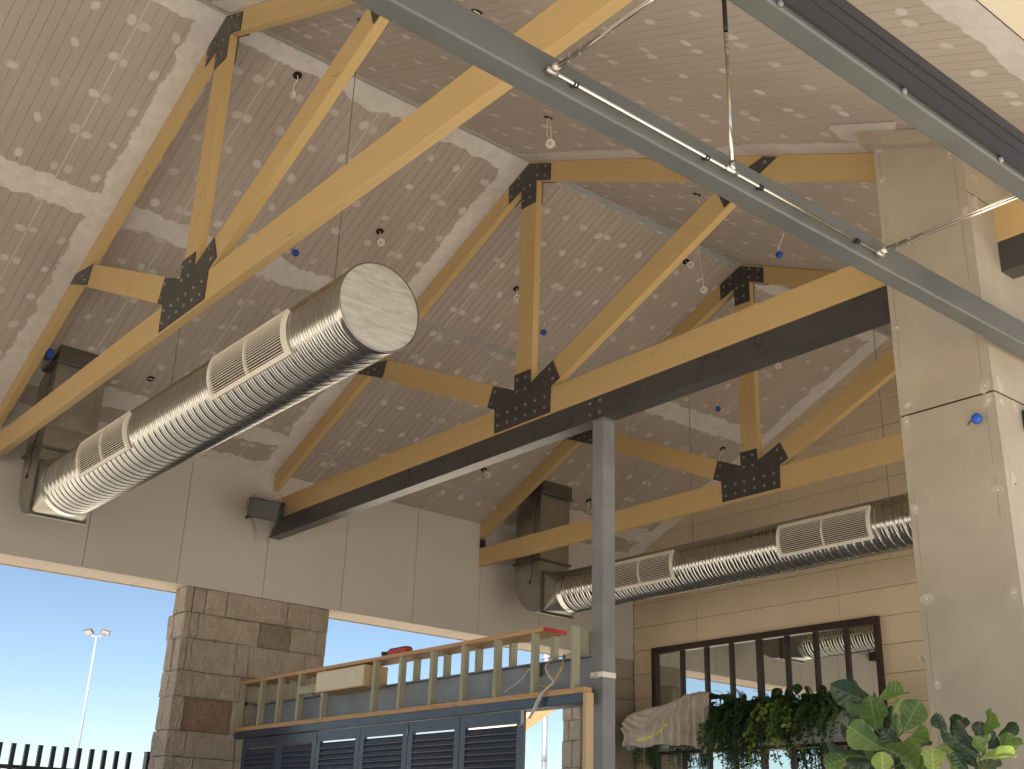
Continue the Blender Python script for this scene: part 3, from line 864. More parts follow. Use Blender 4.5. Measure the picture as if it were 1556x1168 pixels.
M['cfill'] = n.done(n.mix(n.math('MULTIPLY', a, n.ramp(w, [(0.38, 0.1), (0.6, 0.95)])), (0.365, 0.318, 0.25), (0.52, 0.47, 0.40)), 0.65)
mb = MB(); rg = random.Random(5)
ux, uz, uyv = Vector((1, 0, 0)), Vector((0, 0, 1)), Vector((0, 1, 0))
fpts = [(1336, 225), (1340, 276), (1363, 498), (1380, 615), (1497, 586), (1501, 608), (1378, 641), (1517, 744), (1391, 773), (1409, 910), (1424, 1038), (1443, 234), (1467, 322), (1541, 900), (1398, 1000)]
for q in fpts:
    P = on(q[0], q[1], 1, PY0); flatdab(mb, P, ux, uz, Vector((0, -1, 0)), rg.uniform(0.028, 0.045), rg.uniform(0.6, 1), rg)
for q in [(1519, 584), (1522, 611), (1543, 619), (1480, 270), (1482, 305), (1486, 320), (1539, 730), (1540, 725), (1481, 312)]:
    P = on(q[0], q[1], 0, PX1); flatdab(mb, P, uyv, uz, Vector((1, 0, 0)), rg.uniform(0.03, 0.05), rg.uniform(0.6, 1), rg)
obj('filler_dabs', mb, M['cfill'], pl, kind='stuff')
SCREW = MB().disc((0, 0, 0), (0, -1, 0), 0.006, 0.002, 8).mesh('screw'); SCREW.materials.append(M['white'])
for q in fpts:
    P = on(q[0], q[1], 1, PY0); inst('screw', SCREW, pl, (P.x, PY0 - 0.002, P.z))
# pencil lines down the sheet edges
n = NT('pencil'); M['pencil'] = n.done((0.17, 0.14, 0.11), 0.8)
mb = MB()
for xx in (PX0 + 0.045, PX1 - 0.07):
    z = 0.3
    while z < 6.5:
        L = rg.uniform(0.2, 0.7)
        if rg.random() < 0.75: mb.box(xx - 0.0008, xx + 0.0008, PY0 - 0.0012, PY0 - 0.0002, z, min(z + L, 6.5))
        z += L + rg.uniform(0.02, 0.3)
obj('pencil_line', mb, M['pencil'], pl)
# small fixtures on the pillar
P = on(1489, 638, 1, PY0)
o = thing('taped_cable_end', (P.x, PY0, P.z), 'blue taped cable end poking out of the boxed pillar', 'cable end')
mb = MB(); mb.ball((P.x, PY0 - 0.04, P.z), 0.036, 12, 8, (1, 0.8, 1.0)); obj('tape_ball', mb, M['blue'], o)
mb = MB(); mb.tube([(P.x - 0.085, PY0 - 0.002, P.z - 0.012), (P.x - 0.06, PY0 - 0.016, P.z + 0.004), (P.x - 0.02, PY0 - 0.03, P.z + 0.004)], 0.0035, 6); obj('wire_tail', mb, M['black'], o)
P = on(1556, 641, 0, PX1)
o = thing('wall_box', (PX1, P.y, P.z), 'small black box fixed on the side of the boxed pillar', 'box')
mb = MB(); mb.box(PX1 + 0.001, PX1 + 0.06, P.y - 0.02, P.y + 0.12, P.z - 0.075, P.z + 0.075); obj('housing', mb, M['black'], o, bevel=0.006)
mb = MB(); mb.box(PX1 + 0.06, PX1 + 0.068, P.y - 0.005, P.y + 0.10, P.z - 0.055, P.z + 0.055); obj('face', mb, M['pot'], o)
# hex fixing under the dark beam beyond the pillar
mb = MB(); mb.tube([(-3.22, Y2 + 0.09, 5.367), (-3.22, Y2 + 0.09, 5.325)], 0.026, 6); obj('hex_nut', mb, M['bolt'], sb)

# ================================================================== SPIRAL DUCTS
def build_duct(base_y, zc, r, x_end, grilles, label, end_cap, ga0, ga1):
    t = thing('spiral_duct', (-12.9, base_y, 4.79), label, 'air duct', 'galvanised spiral air ducts')
    x0 = -12.30
    nrib, amp = (3, 0.0018) if base_y < 6 else (2, 0.0030)
    pitch = 0.115; NS = 80; per = 24
    nx = int((x_end - x0) / pitch * per)
    vs = []; fs = []
    for i in range(nx + 1):
        xx = x0 + (x_end - x0) * i / nx
        for k in range(NS):
            ph = 2 * math.pi * k / NS
            tt = ((xx - pitch * ph / (2 * math.pi)) / pitch) % 1.0
            if tt < 0.13: dr = -0.010 * math.sin(math.pi * tt / 0.13)
            else: dr = amp * (1 - math.cos(2 * math.pi * nrib * (tt - 0.13) / 0.87))
            vs.append((xx, base_y + (r + dr) * math.cos(ph), zc + (r + dr) * math.sin(ph)))
    for i in range(nx):
        for k in range(NS):
            k2 = (k + 1) % NS
            fs.append((i * NS + k, i * NS + k2, (i + 1) * NS + k2, (i + 1) * NS + k))
    mb = MB(); mb.add(vs, fs); obj('spiral_pipe', mb, M['duct'], t, smooth=True)
    if end_cap:
        mb = MB(); mb.tube([(x_end - 0.01, base_y, zc), (x_end + 0.004, base_y, zc)], r - 0.004, 64); obj('end_cap', mb, M['cap'], t)
        vs = []; fs = []
        for a, rr in ((-0.05, r + 0.005), (0.008, r + 0.005), (0.010, r + 0.002), (0.008, r - 0.006)):
            for k in range(64): vs.append((x_end + a, base_y + rr * math.cos(2 * math.pi * k / 64), zc + rr * math.sin(2 * math.pi * k / 64)))
        for i in range(3):
            for k in range(64): fs.append((i * 64 + k, i * 64 + (k + 1) % 64, (i + 1) * 64 + (k + 1) % 64, (i + 1) * 64 + k))
        mb = MB(); mb.add(vs, fs); obj('end_rim', mb, M['duct'], t, smooth=True)
    # collar ring at the start
    vs = []; fs = []
    for a, rr in ((0.0, r), (0.0, r + 0.009), (0.10, r + 0.009), (0.10, r)):
        for k in range(64): vs.append((x0 - 0.05 + a, base_y + rr * math.cos(2 * math.pi * k / 64), zc + rr * math.sin(2 * math.pi * k / 64)))
    for i in range(3):
        for k in range(64): fs.append((i * 64 + k, i * 64 + (k + 1) % 64, (i + 1) * 64 + (k + 1) % 64, (i + 1) * 64 + k))
    mb = MB(); mb.add(vs, fs); obj('start_ring', mb, M['duct'], t, smooth=False)
    # square to round transition
    hw = 0.285; xs = -12.66
    NC = 48
    cor = [(base_y + hw, zc + hw), (base_y - hw, zc + hw), (base_y - hw, zc - hw), (base_y + hw, zc - hw)]
    vs = [(xs, a, b) for a, b in cor] + [(x0 - 0.04, base_y + (r + 0.004) * math.cos(2 * math.pi * k / NC), zc + (r + 0.004) * math.sin(2 * math.pi * k / NC)) for k in range(NC)]
    fs = []
    for k in range(NC):
        q = int(((k + 0.5) / NC) * 4) % 4
        fs.append((q, 4 + (k + 1) % NC, 4 + k))
    for q in range(4): fs.append((q, (q + 1) % 4, 4 + (q + 1) * NC // 4 % NC))
    mb = MB(); mb.add(vs, fs); obj('square_to_round', mb, M['sheet'], t)
    ya, yb = base_y - hw, base_y + hw
    zb = zc - hw; xr_, xl_ = -12.74, -13.31
    # elbow with rounded heel
    zt = 5.575
    prof = [(xr_, zb), (xr_, zt), (xl_, zt)]
    R0 = min(0.56, xr_ - xl_)
    for k in range(0, 13):
        an = math.pi + (math.pi / 2) * k / 12
        prof.append((xr_ + R0 * 1.0178 * math.cos(an), zb + R0 + R0 * math.sin(an)))
    mb = MB(); mb.prism(prof, ya, yb); obj('elbow', mb, M['sheet'], t)
    mb = MB(); mb.box(xr_ + 0.0005, xs - 0.0005, ya, yb, zb, zc + hw); obj('neck', mb, M['sheet'], t)
    def ring_z(z, e=0.03, h=0.03):
        mb = MB()
        mb.box(xl_ - e, xr_ + e, ya - e, ya - 0.001, z - h / 2, z + h / 2); mb.box(xl_ - e, xr_ + e, yb + 0.001, yb + e, z - h / 2, z + h / 2)
        mb.box(xl_ - e, xl_ - 0.001, ya - 0.001, yb + 0.001, z - h / 2, z + h / 2); mb.box(xr_ + 0.001, xr_ + e, ya - 0.001, yb + 0.001, z - h / 2, z + h / 2)
        obj('flange', mb, M['flange'], t)
    ring_z(zt + 0.005)
    mb = MB(); e = 0.028
    for (a0, a1, c0, c1) in ((ya - e, yb + e, zb - e, zb - 0.001), (ya - e, yb + e, zc + hw + 0.001, zc + hw + e), (ya - e, ya - 0.001, zb, zc + hw), (yb + 0.001, yb + e, zb, zc + hw)):
        mb.box(xs - 0.035, xs + 0.006, a0, a1, c0, c1)
    obj('flange', mb, M['flange'], t)
    # riser in cross-broken lengths
    zs = [zt + 0.012, 5.84, 6.16, 6.585]
    for i in range(3):
        z0, z1 = zs[i], zs[i + 1] - 0.002
        cx, cy, zm = (xl_ + xr_) / 2, (ya + yb) / 2, (z0 + z1) / 2
        vs = [(x, y, z) for z in (z0, z1) for x, y in ((xl_, ya), (xr_, ya), (xr_, yb), (xl_, yb))]
        vs += [(cx, ya - 0.006, zm), (xr_ + 0.006, cy, zm), (cx, yb + 0.006, zm), (xl_ - 0.006, cy, zm)]
        fs = []
        for q in range(4):
            a, b = q, (q + 1) % 4; m = 8 + q
            fs += [(a, b, m), (b, b + 4, m), (b + 4, a + 4, m), (a + 4, a, m)]
        mb = MB(); mb.add(vs, fs); obj('riser', mb, M['sheet'], t)
    # dark collar into the ceiling, following its slope
    e = 0.012
    ztop = lambda x: zceil(x) - 0.003
    mb = MB(); mb.prism([(xl_ - e, 6.60), (xr_ + e + 0.03, 6.60), (xr_ + e + 0.03, ztop(xr_ + e + 0.03)), (xl_ - e, ztop(xl_ - e))] if ztop(xl_ - e) > 6.61 else
                        [(xr_ + e + 0.03, 6.60), (xr_ + e + 0.03, ztop(xr_ + e + 0.03)), (XR - (ZR - 0.003 - 6.60) / TAN, 6.60)], ya - e, yb + e)
    obj('ceiling_collar', mb, M['collar'], t)
    # sloping flange under the collar
    mb = MB(); mb.box(xl_ - 0.02, xr_ + 0.07, ya - 0.05, yb + 0.05, 6.588, 6.599); obj('flange', mb, M['flange'], t)
    # control cable on the riser
    mb = MB(); cx = xr_ - 0.06
    pts = [(cx, ya - 0.02, 6.55), (cx - 0.02, ya - 0.03, 6.35), (cx - 0.05, ya - 0.03, 6.1), (cx - 0.03, ya - 0.035, 5.8), (cx - 0.06, ya - 0.06, 5.55), (cx - 0.05, ya - 0.05, 5.40), (cx - 0.09, ya - 0.05, 5.28)]
    mb.tube(pts, 0.0055, 6); mb.tube([(cx - 0.09, ya - 0.05, 5.28), (cx - 0.10, ya - 0.052, 5.23)], 0.014, 8)
    obj('control_cable', mb, M['black'], t, smooth=True)
    # curved supply grilles
    slat_len = None
    for gx0, gx1 in grilles:
        g = bpy.data.objects.new('grille', None)
        mbk = MB(); A = [ga0 + (ga1 - ga0) * i / 16 for i in range(17)]
        rb = r + 0.008
        vs = [(x, base_y + rb * math.cos(a), zc + rb * math.sin(a)) for x in (gx0 + 0.01, gx1 - 0.01) for a in A]
        mbk.add(vs, [(i, i + 1, 18 + i, 17 + i) for i in range(16)])
        g = obj('grille', mbk, M['backing'], t, smooth=True)  # dark curved sheet over the pipe, painted as the shaded opening behind the slats
        def arc(xa, xb, r0, r1, a0, a1, nseg, nm, mt):
            vs = []; fs = []
            for i in range(nseg + 1):
                a = a0 + (a1 - a0) * i / nseg
                for x, rr in ((xa, r0), (xb, r0), (xb, r1), (xa, r1)): vs.append((x, base_y + rr * math.cos(a), zc + rr * math.sin(a)))
            for i in range(nseg):
                for k in range(4): fs.append((i * 4 + k, (i + 1) * 4 + k, (i + 1) * 4 + (k + 1) % 4, i * 4 + (k + 1) % 4))
            fs += [(0, 1, 2, 3), (nseg * 4 + 3, nseg * 4 + 2, nseg * 4 + 1, nseg * 4)]
            mb = MB(); mb.add(vs, fs); return obj(nm, mb, mt, g)
        w = 0.034; dw = w / r
        r0, r1 = r + 0.004, r + 0.036
        arc(gx0, gx0 + w, r0, r1, ga0, ga1, 20, 'grille_frame', M['grille'])
        arc(gx1 - w, gx1, r0, r1, ga0, ga1, 20, 'grille_frame', M['grille'])
        arc(gx0 + w + 0.0005, gx1 - w - 0.0005, r0, r1, ga0, ga0 + dw, 2, 'grille_frame', M['grille'])
        arc(gx0 + w + 0.0005, gx1 - w - 0.0005, r0, r1, ga1 - dw, ga1, 2, 'grille_frame', M['grille'])
        mx = (gx0 + gx1) / 2
        arc(mx - 0.008, mx + 0.008, r0 + 0.004, r1 - 0.003, ga0 + dw, ga1 - dw, 18, 'mid_rib', M['grille'])
        L = gx1 - gx0 - 2 * w - 0.002
        sm = MB().box(-L / 2, L / 2, -0.0030, 0.0030, -0.0045, 0.0045).mesh('slat'); sm.materials.append(M['grille'])
        ns = 14
        for i in range(ns):
            a = ga0 + dw + (ga1 - ga0 - 2 * dw) * (i + 0.7) / (ns + 0.4)
            rr = r + 0.024
            o = inst('slat', sm, g, (mx, base_y + rr * math.cos(a), zc + rr * math.sin(a)))
            o.rotation_euler = (a - math.pi / 2, 0, 0)
        mb = MB(); nf = 30
        for i in range(nf):
            xx = gx0 + w + L * (i + 0.5) / nf
            vs = []; fs = []
            for q in range(13):
                a = ga0 + dw + (ga1 - ga0 - 2 * dw) * q / 12
                for x, rr in ((xx - 0.0014, r + 0.009), (xx + 0.0014, r + 0.009), (xx + 0.0014, r + 0.013), (xx - 0.0014, r + 0.013)): vs.append((x, base_y + rr * math.cos(a), zc + rr * math.sin(a)))
            for q in range(12):
                for k in range(4): fs.append((q * 4 + k, (q + 1) * 4 + k, (q + 1) * 4 + (k + 1) % 4, q * 4 + (k + 1) % 4))
            mb.add(vs, fs)
        obj('rear_fins', mb, M['fins'], g, kind='stuff')
    return t
D1Y, D1Z, D1R = 3.815, 5.10, 0.330
D2Y, D2Z, D2R = 11.10, 5.09, 0.298
build_duct(D1Y, D1Z, D1R, -6.30, [(-11.22, -10.0), (-8.28, -7.03)], 'capped galvanised spiral duct below the timber truss at the open gable', True, math.radians(158), math.radians(218))
build_duct(D2Y, D2Z, D2R, -3.0, [(-11.30, -10.08), (-8.38, -7.11)], 'galvanised spiral duct running along the cream block wall behind the boxed pillar', True, math.radians(146), math.radians(217))
# suspension wires
def hang(x, y, zc_, rr, label):
    o = thing('suspension_wire', (x, y, zc_ + rr), label, 'wire', 'duct suspension wires')
    mb = MB(); mb.tube([(x, y, zc_ + rr - 0.01), (x, y, zceil(x) - 0.002)], 0.0042, 6); obj('wire', mb, M['wire'], o)
    mb = MB(); mb.box(x - 0.025, x + 0.025, y - 0.025, y + 0.025, zceil(x) - 0.022, zceil(x) - 0.003); obj('anchor', mb, M['bolt'], o)
hang(-6.98, D1Y, D1Z, D1R, 'thin steel wire holding the capped duct near its capped end')
hang(-9.95, D1Y, D1Z, D1R, 'thin steel wire holding the capped duct between its two grilles')
hang(-9.985, D2Y, D2Z, D2R, 'thin steel wire holding the cream wall duct beside the grille near the column')
hang(-7.03, D2Y, D2Z, D2R, 'thin steel wire holding the cream wall duct beside the boxed pillar')

# ================================================================== CEILING CABLE DROPS
def on_slope(px, py, side):
    d = ray(px, py)
    nn = Vector((SI, 0, -CO)) if side < 0 else Vector((-SI, 0, -CO))
    O = Vector((XR, 0, ZR))
    return CAMP + d * (nn.dot(O - CAMP) / nn.dot(d))
def drop(side, hole, end, kind, label, hole_r=0.045, two=False):
    P = on_slope(hole[0], hole[1], side)
    nn = Vector((SI, 0, -CO)) if side < 0 else Vector((-SI, 0, -CO))
    t = thing('cable_drop', P, label, 'ceiling cable', 'cable drops through the ceiling boards')
    if hole_r:
        mb = MB(); mb.disc(P + nn * 0.002, nn, hole_r, 0.003, 24); obj('hole_shade_disc', mb, M['cavity_black'], t)  # black disc on the board, painted as the shaded inside of a hole
    if end is None:
        mb = MB(); mb.tube([P + nn * 0.006 + Vector((0, -0.03, 0)), P + nn * 0.008, P + nn * 0.006 + Vector((0, 0.03, 0))], 0.006, 6); obj('cable', mb, M['white'], t)
        return
    # length from the height the end appears below its hole
    d = ray(end[0], end[1])
    Q = CAMP + d * ((P.y) / d.y)
    ln = max(0.05, P.z - Q.z); dx = max(-0.25, min(0.25, Q.x - P.x))
    E2 = P + Vector((dx, 0, -ln))
    def path(o):
        return [P + nn * 0.001 + Vector((o, 0, 0)), P + Vector((dx * 0.1 + o * 2, 0.01, -ln * 0.25)), P + Vector((dx * 0.75 + o * 2.5, -0.01, -ln * 0.6)), P + Vector((dx * 1.05 + o, 0, -ln * 0.85)), E2]
    for o in ((-0.012, 0.012) if two else (0.0,)):
        pts = path(o)
        # smooth
        sm = []
        for i in range(len(pts) - 1):
            for q in range(4):
                tt = q / 4
                p0 = pts[max(i - 1, 0)]; p1 = pts[i]; p2 = pts[i + 1]; p3 = pts[min(i + 2, len(pts) - 1)]
                sm.append(0.5 * ((2 * p1) + (p2 - p0) * tt + (2 * p0 - 5 * p1 + 4 * p2 - p3) * tt * tt + (3 * p1 - p0 - 3 * p2 + p3) * tt ** 3))
        sm.append(pts[-1])
        mb = MB(); mb.tube(sm, 0.0055, 6); obj('cable', mb, M['white'], t, smooth=True)
    mb = MB()
    if kind == 'blue': mb.ball(E2, 0.042, 12, 8); obj('tape_ball', mb, M['blue'], t, smooth=True)
    elif kind == 'disc':
        mb.disc(E2 + Vector((0, 0.01, 0.0)), (0.5, -1, -0.4), 0.045, 0.02, 20); obj('connector', mb, M['white'], t)
        mb = MB(); mb.disc(E2 + Vector((0.01, -0.012, -0.008)), (0.5, -1, -0.4), 0.018, 0.006, 12); obj('socket', mb, M['greycable'], t)
    elif kind == 'box':
        mb.box(E2.x - 0.028, E2.x + 0.028, E2.y - 0.02, E2.y + 0.02, E2.z - 0.06, E2.z); obj('connector', mb, M['white'], t, bevel=0.004)
    elif kind == 'bare':
        mb.tube([E2, E2 + Vector((0.004, 0, -0.02))], 0.0035, 6); obj('bare_end', mb, M['bolt'], t)
drop(-1, (452, 114), (446, 140), 'box', 'white cable with a small square plug hanging from a round hole beside the ridge band')
drop(-1, (577, 351), (579, 368), 'disc', 'short white cable and round plug under a hole over the capped duct')
drop(-1, (450, 372), (449, 384), 'blue', 'blue taped cable end over the plastered joint band', 0.0)
drop(-1, (229, 575), None, '', 'empty round ceiling hole above the capped duct near its first grille')
drop(-1, (785, 438), (786, 452), 'disc', 'cable plug in a hole right beside the middle king post')
drop(-1, (827, 490), (826, 505), 'blue', 'blue taped cable end between the middle king post and its web', 0.0)
drop(-1, (1042, 397), (1049, 402), 'disc', 'cable plug pushed into a hole above the long diagonal web')
drop(-1, (1061, 372), (1069, 440), 'disc', 'long white cable with a round plug hanging beside the rear truss apex', 0.0)
drop(-1, (1091, 603), (1091, 621), 'blue', 'blue taped cable end left of the rear king post', 0.0)
drop(-1, (1098, 681), (1093, 700), 'bare', 'thin bare cable under a hole beside the rear gusset plate')
drop(-1, (735, 713), (741, 721), 'disc', 'cable plug hanging just below the dark steel beam')
drop(-1, (894, 760), (894, 785), 'bare', 'thin bare cable under a hole beside the second riser')
drop(-1, (1182, 540), (1182, 556), 'disc', 'small plug dangling over the rear king post top', 0.0)
drop(1, (833, 178), (836, 218), 'disc', 'twin white cables with a round plug beneath the grey-green beam', two=True)
drop(1, (1059, 295), (1062, 310), 'bare', 'bare cable under a slot-like hole behind the long diagonal web')
drop(1, (1189, 350), (1184, 387), 'blue', 'blue taped cable end hanging from the ceiling slope above the boxed pillar side', 0.0)
drop(1, (725, 17), None, '', 'empty round ceiling hole at the edge of the grey-green beam')
P = on_slope(76, 531, -1)
mb = MB(); mb.box(P.x - 0.05, P.x + 0.05, P.y - 0.03, P.y + 0.03, P.z - 0.12, P.z - 0.01)
mb.v = [(x + rnd.uniform(-0.008, 0.008), y, zz) for x, y, zz in mb.v]
obj('blue_tape_flap', mb, M['blue'], label='blue tape flap beside the first riser collar', cat='tape')

# ================================================================== WRAPPED LOUDSPEAKER
sp = thing('loudspeaker', (XW, 6.72, 5.75), 'black loudspeaker wrapped in clear plastic at the end of the dark beam', 'loudspeaker')
SPC = on(404, 774, 1, 6.60)
Mx = Matrix.Translation(SPC) @ Matrix.Rotation(math.radians(46), 4, 'Z') @ Matrix.Rotation(math.radians(16), 4, 'X') @ Matrix.Rotation(math.radians(10), 4, 'Y')
mb = MB(); mb.box(-0.21, 0.21, -0.10, 0.12, -0.125, 0.125, Mx); obj('cabinet', mb, M['black'], sp, bevel=0.012)
mb = MB(); mb.box(-0.195, 0.195, -0.108, -0.101, -0.11, 0.11, Mx); obj('speaker_grille', mb, M['pot'], sp)
mb = MB(); mb.tube([(XW + 0.002, SPC.y, SPC.z), (SPC.x - 0.1, SPC.y, SPC.z)], 0.02, 8); obj('bracket', mb, M['black'], sp)
vs = []; fs = []; NU, NV = 22, 14
rg = random.Random(9)
for j in range(NV + 1):
    tv = j / NV
    zc_ = SPC.z + 0.19 - 0.62 * tv
    w = 0.31 * min(1, 0.75 + tv) if tv < 0.35 else (0.31 - 0.23 * ((tv - 0.35) / 0.65) ** 0.6)
    cx = SPC.x - 0.04 * max(0, tv - 0.4); cy = SPC.y
    for i in range(NU):
        a = 2 * math.pi * i / NU
        rr = w * (1 + 0.13 * math.sin(5 * a + 7 * tv) + rg.uniform(-0.08, 0.08))
        vs.append((max(XW + 0.004, cx + rr * math.cos(a) * 1.0), min(Y2 - 0.012, cy + rr * math.sin(a) * 0.8), zc_ + rg.uniform(-0.008, 0.008)))
for j in range(NV):
    for i in range(NU): fs.append((j * NU + i, (j + 1) * NU + i, (j + 1) * NU + (i + 1) % NU, j * NU + (i + 1) % NU))
mb = MB(); mb.add(vs, fs); obj('plastic_wrap', mb, M['film'], sp, smooth=True)

# ================================================================== STUD FRAME OVER THE SHUTTERS
K = 0.977; YS = 6.79
def kx(x): return x * K
def kz(z): return 1.6 + (z - 1.6) * K
bf = thing('stud_frame', (-10.7, YS + 0.1, kz(2.88)), 'timber stud bulkhead frame over the navy shutters', 'timber frame')
zt0, zt1 = kz(3.474), kz(3.513)
def tbox(name, x0, x1, ya, yb, z0, z1, mt, par, ax='x', bv=0.002):
    mb = MB(); mb.box(x0, x1, ya, yb, z0, z1)
    if ax == 'z': mb.g = [(p[2], p[0], p[1]) for p in mb.v]
    return obj(name, mb, mt, par, bevel=bv, seg=1)
xl = XW + 0.004
xr2 = kx(-8.112)
tbox('top_plate', xl, xr2 - 0.003, YS, YS + 0.28, zt0, zt1, M['lvl'], bf)
o = tbox('painted_end', xr2 - 0.0025, xr2, YS, YS + 0.28, zt0, zt1, M['red'], bf); o['label'] = 'red painted end of the top plate'
zb0, zb1 = kz(2.882), kz(2.93)
tbox('bottom_plate', xl, -7.375, YS - 0.005, YS + 0.085, zb0, zb1, M['lvl'], bf)
front_x = [-14.16, -13.60, -13.13, -12.635, -12.06, -10.99, -10.475, -9.905, -9.37, -8.845, -8.29]
for x in front_x:
    x0 = max(kx(x), xl + 0.001)
    tbox('stud', x0, x0 + 0.045, YS + 0.002, YS + 0.072, zb1 + 0.0005, zt0 - 0.0005, M['pine'], bf, 'z')
for x in (-7.735,):
    tbox('stud', kx(x), kx(x) + 0.045, YS + 0.002, YS + 0.072, zb1 + 0.0005, kz(3.472), M['pine'], bf, 'z')
sx = on(889, 970, 1, YS + 0.208).x
tbox('rear_stud', sx, sx + 0.04, YS + 0.208, YS + 0.278, 3.2055, kz(3.46), M['pine'], bf, 'z')
zsb = 3.205
for x in (-13.45, -12.92, -12.4, -11.2, -10.27, -9.73, -9.20, -8.67, -8.07):
    tbox('rear_stud', x, x + 0.045, YS + 0.208, YS + 0.278, zsb + 0.0005, zt0 - 0.0005, M['pine'], bf, 'z')
tbox('noggin', kx(-12.59), kx(-12.06) - 0.001, YS - 0.02, YS + 0.0015, kz(3.23), kz(3.32), M['pine'], bf)
chn = thing('steel_channel', (-10.7, 7.05, 2.8), 'blue-grey steel channel behind the timber studs', 'steel beam')
mb = MB(); mb.box(XW + 0.003, -7.472, 7.055, 7.075, 2.80, zsb - 0.0125); obj('web', mb, M['bluesteel'], chn)
mb = MB(); mb.box(XW + 0.003, -7.472, 6.985, 7.095, zsb - 0.012, zsb); obj('top_flange', mb, M['column'], chn)
mb = MB(); mb.box(XW + 0.003, -7.472, 6.985, 7.095, 2.785, 2.7995); obj('bottom_flange', mb, M['column'], chn)
# white box between the studs
wb_ = thing('white_box', (kx(-11.63), YS, kz(3.21)), 'cream painted plywood box fixed between the studs', 'box')
mb = MB(); mb.box(kx(-12.15), kx(-11.10), YS - 0.03, YS + 0.27, kz(3.215), kz(3.45)); obj('casing', mb, M['pinepale'], wb_, bevel=0.003)
mb = MB(); mb.box(kx(-12.13), kx(-11.12), YS - 0.034, YS - 0.0302, kz(3.23), kz(3.435)); obj('face', mb, M['whitebox'], wb_)
# jamb timber at the right
mb = MB(); mb.box(-7.388, -7.345, YS - 0.006, YS + 0.08, 0.05, zb0 - 0.001); mb.g = [(p[2], p[0], p[1]) for p in mb.v]
o = thing('door_jamb', (-7.34, YS, 0.05), 'raw pine door jamb standing against the grey column', 'door jamb')
obj('post', mb, M['pinepale'], o, bevel=0.003)
mb = MB(); mb.box(-7.391, -7.342, YS - 0.009, YS + 0.083, 1.9, 1.93); obj('strap', mb, M['black'], o)
# power tool on the top plate
tl = thing('nail_gun', (-10.5, YS + 0.15, zt1), 'red and black power tool lying on the top plate', 'power tool')
tx = -10.62
mb = MB(); mb.box(tx, tx + 0.34, YS + 0.10, YS + 0.20, zt1 + 0.012, zt1 + 0.085); obj('body', mb, M['red'], tl, bevel=0.012)
mb = MB(); mb.box(tx - 0.13, tx - 0.001, YS + 0.12, YS + 0.18, zt1 + 0.03, zt1 + 0.075); mb.box(tx - 0.18, tx - 0.131, YS + 0.135, YS + 0.165, zt1 + 0.045, zt1 + 0.085); obj('nose', mb, M['black'], tl, bevel=0.006)
mb = MB(); mb.box(tx - 0.10, tx - 0.05, YS + 0.13, YS + 0.17, zt1 + 0.001, zt1 + 0.029); mb.box(tx + 0.05, tx + 0.25, YS + 0.12, YS + 0.18, zt1 + 0.0005, zt1 + 0.0118); obj('handle', mb, M['black'], tl, bevel=0.005)
mb = MB(); mb.box(tx + 0.02, tx + 0.33, YS + 0.11, YS + 0.19, zt1 + 0.0855, zt1 + 0.094); obj('top_cover', mb, M['black'], tl, bevel=0.003)
# cables hanging at the frame end
def spline(pts, nq=6):
    pts = [Vector(p) for p in pts]; sm = []
    for i in range(len(pts) - 1):
        for q in range(nq):
            tt = q / nq
            p0 = pts[max(i - 1, 0)]; p1 = pts[i]; p2 = pts[i + 1]; p3 = pts[min(i + 2, len(pts) - 1)]
            sm.append(0.5 * ((2 * p1) + (p2 - p0) * tt + (2 * p0 - 5 * p1 + 4 * p2 - p3) * tt * tt + (3 * p1 - p0 - 3 * p2 + p3) * tt ** 3))
    return sm + [pts[-1]]
def pxs(lst, y): return [on(a, b, 1, yy) for (a, b), yy in zip(lst, y if isinstance(y, (list, tuple)) else [y] * len(lst))]
cb = thing('cable_bundle', on(835, 1000, 1, YS + 0.2), 'bundle of white cables looping off the end of the stud frame', 'cables')
for q, o_ in enumerate((0, 2.2, 4.2)):
    pts = pxs([(840 - o_, 1000), (829 + o_, 1012), (833 + o_ * 0.7, 1026), (840 + o_ * 0.5, 1036), (826 + o_ * 0.5, 1050), (816 + o_, 1064), (811 + o_ * 0.8, 1076), (803 + o_ * 0.5, 1091)], [YS + 0.2, YS + 0.12, YS + 0.05, YS - 0.02, YS - 0.03, YS - 0.04, YS - 0.05, YS - 0.05])
    mb = MB(); mb.tube(spline(pts), 0.006, 8); obj('cable', mb, M['greycable'] if q else M['white'], cb, smooth=True)
yc_ = thing('yellow_cable', on(854, 1005, 1, YS + 0.2), 'yellow cable curving behind the last pine studs', 'cable')
mb = MB(); mb.tube(spline(pxs([(856, 1000), (855, 1012), (848, 1025), (838, 1040), (828, 1043), (822, 1041)], [YS + 0.22, YS + 0.16, YS + 0.13, YS + 0.12, YS + 0.14, YS + 0.18])), 0.008, 8); obj('cable', mb, M['yellowcable'], yc_, smooth=True)
mb = MB(); mb.tube([on(856, 1001, 1, YS + 0.22), on(857, 994, 1, YS + 0.22)], 0.010, 8); obj('end_sleeve', mb, M['blue'], yc_)
lc = thing('loose_cable', on(790, 1040, 1, YS + 0.12), 'thin white cable slung between the studs against the channel', 'cable')
mb = MB(); mb.tube(spline(pxs([(764, 1054), (774, 1046), (786, 1038), (796, 1028), (803, 1018), (815, 1012)], YS + 0.17)), 0.005, 6); obj('cable', mb, M['white'], lc, smooth=True)
mb = MB(); P = on(812, 1018, 1, YS + 0.19); mb.box(P.x - 0.05, P.x + 0.03, YS + 0.19, YS + 0.25, P.z - 0.05, P.z + 0.05); obj('junction_block', mb, M['bark'], lc)
rc = thing('hanging_cable', on(838, 998, 1, YS + 0.24), 'thin blue and grey wires crossing behind the end studs', 'cable')
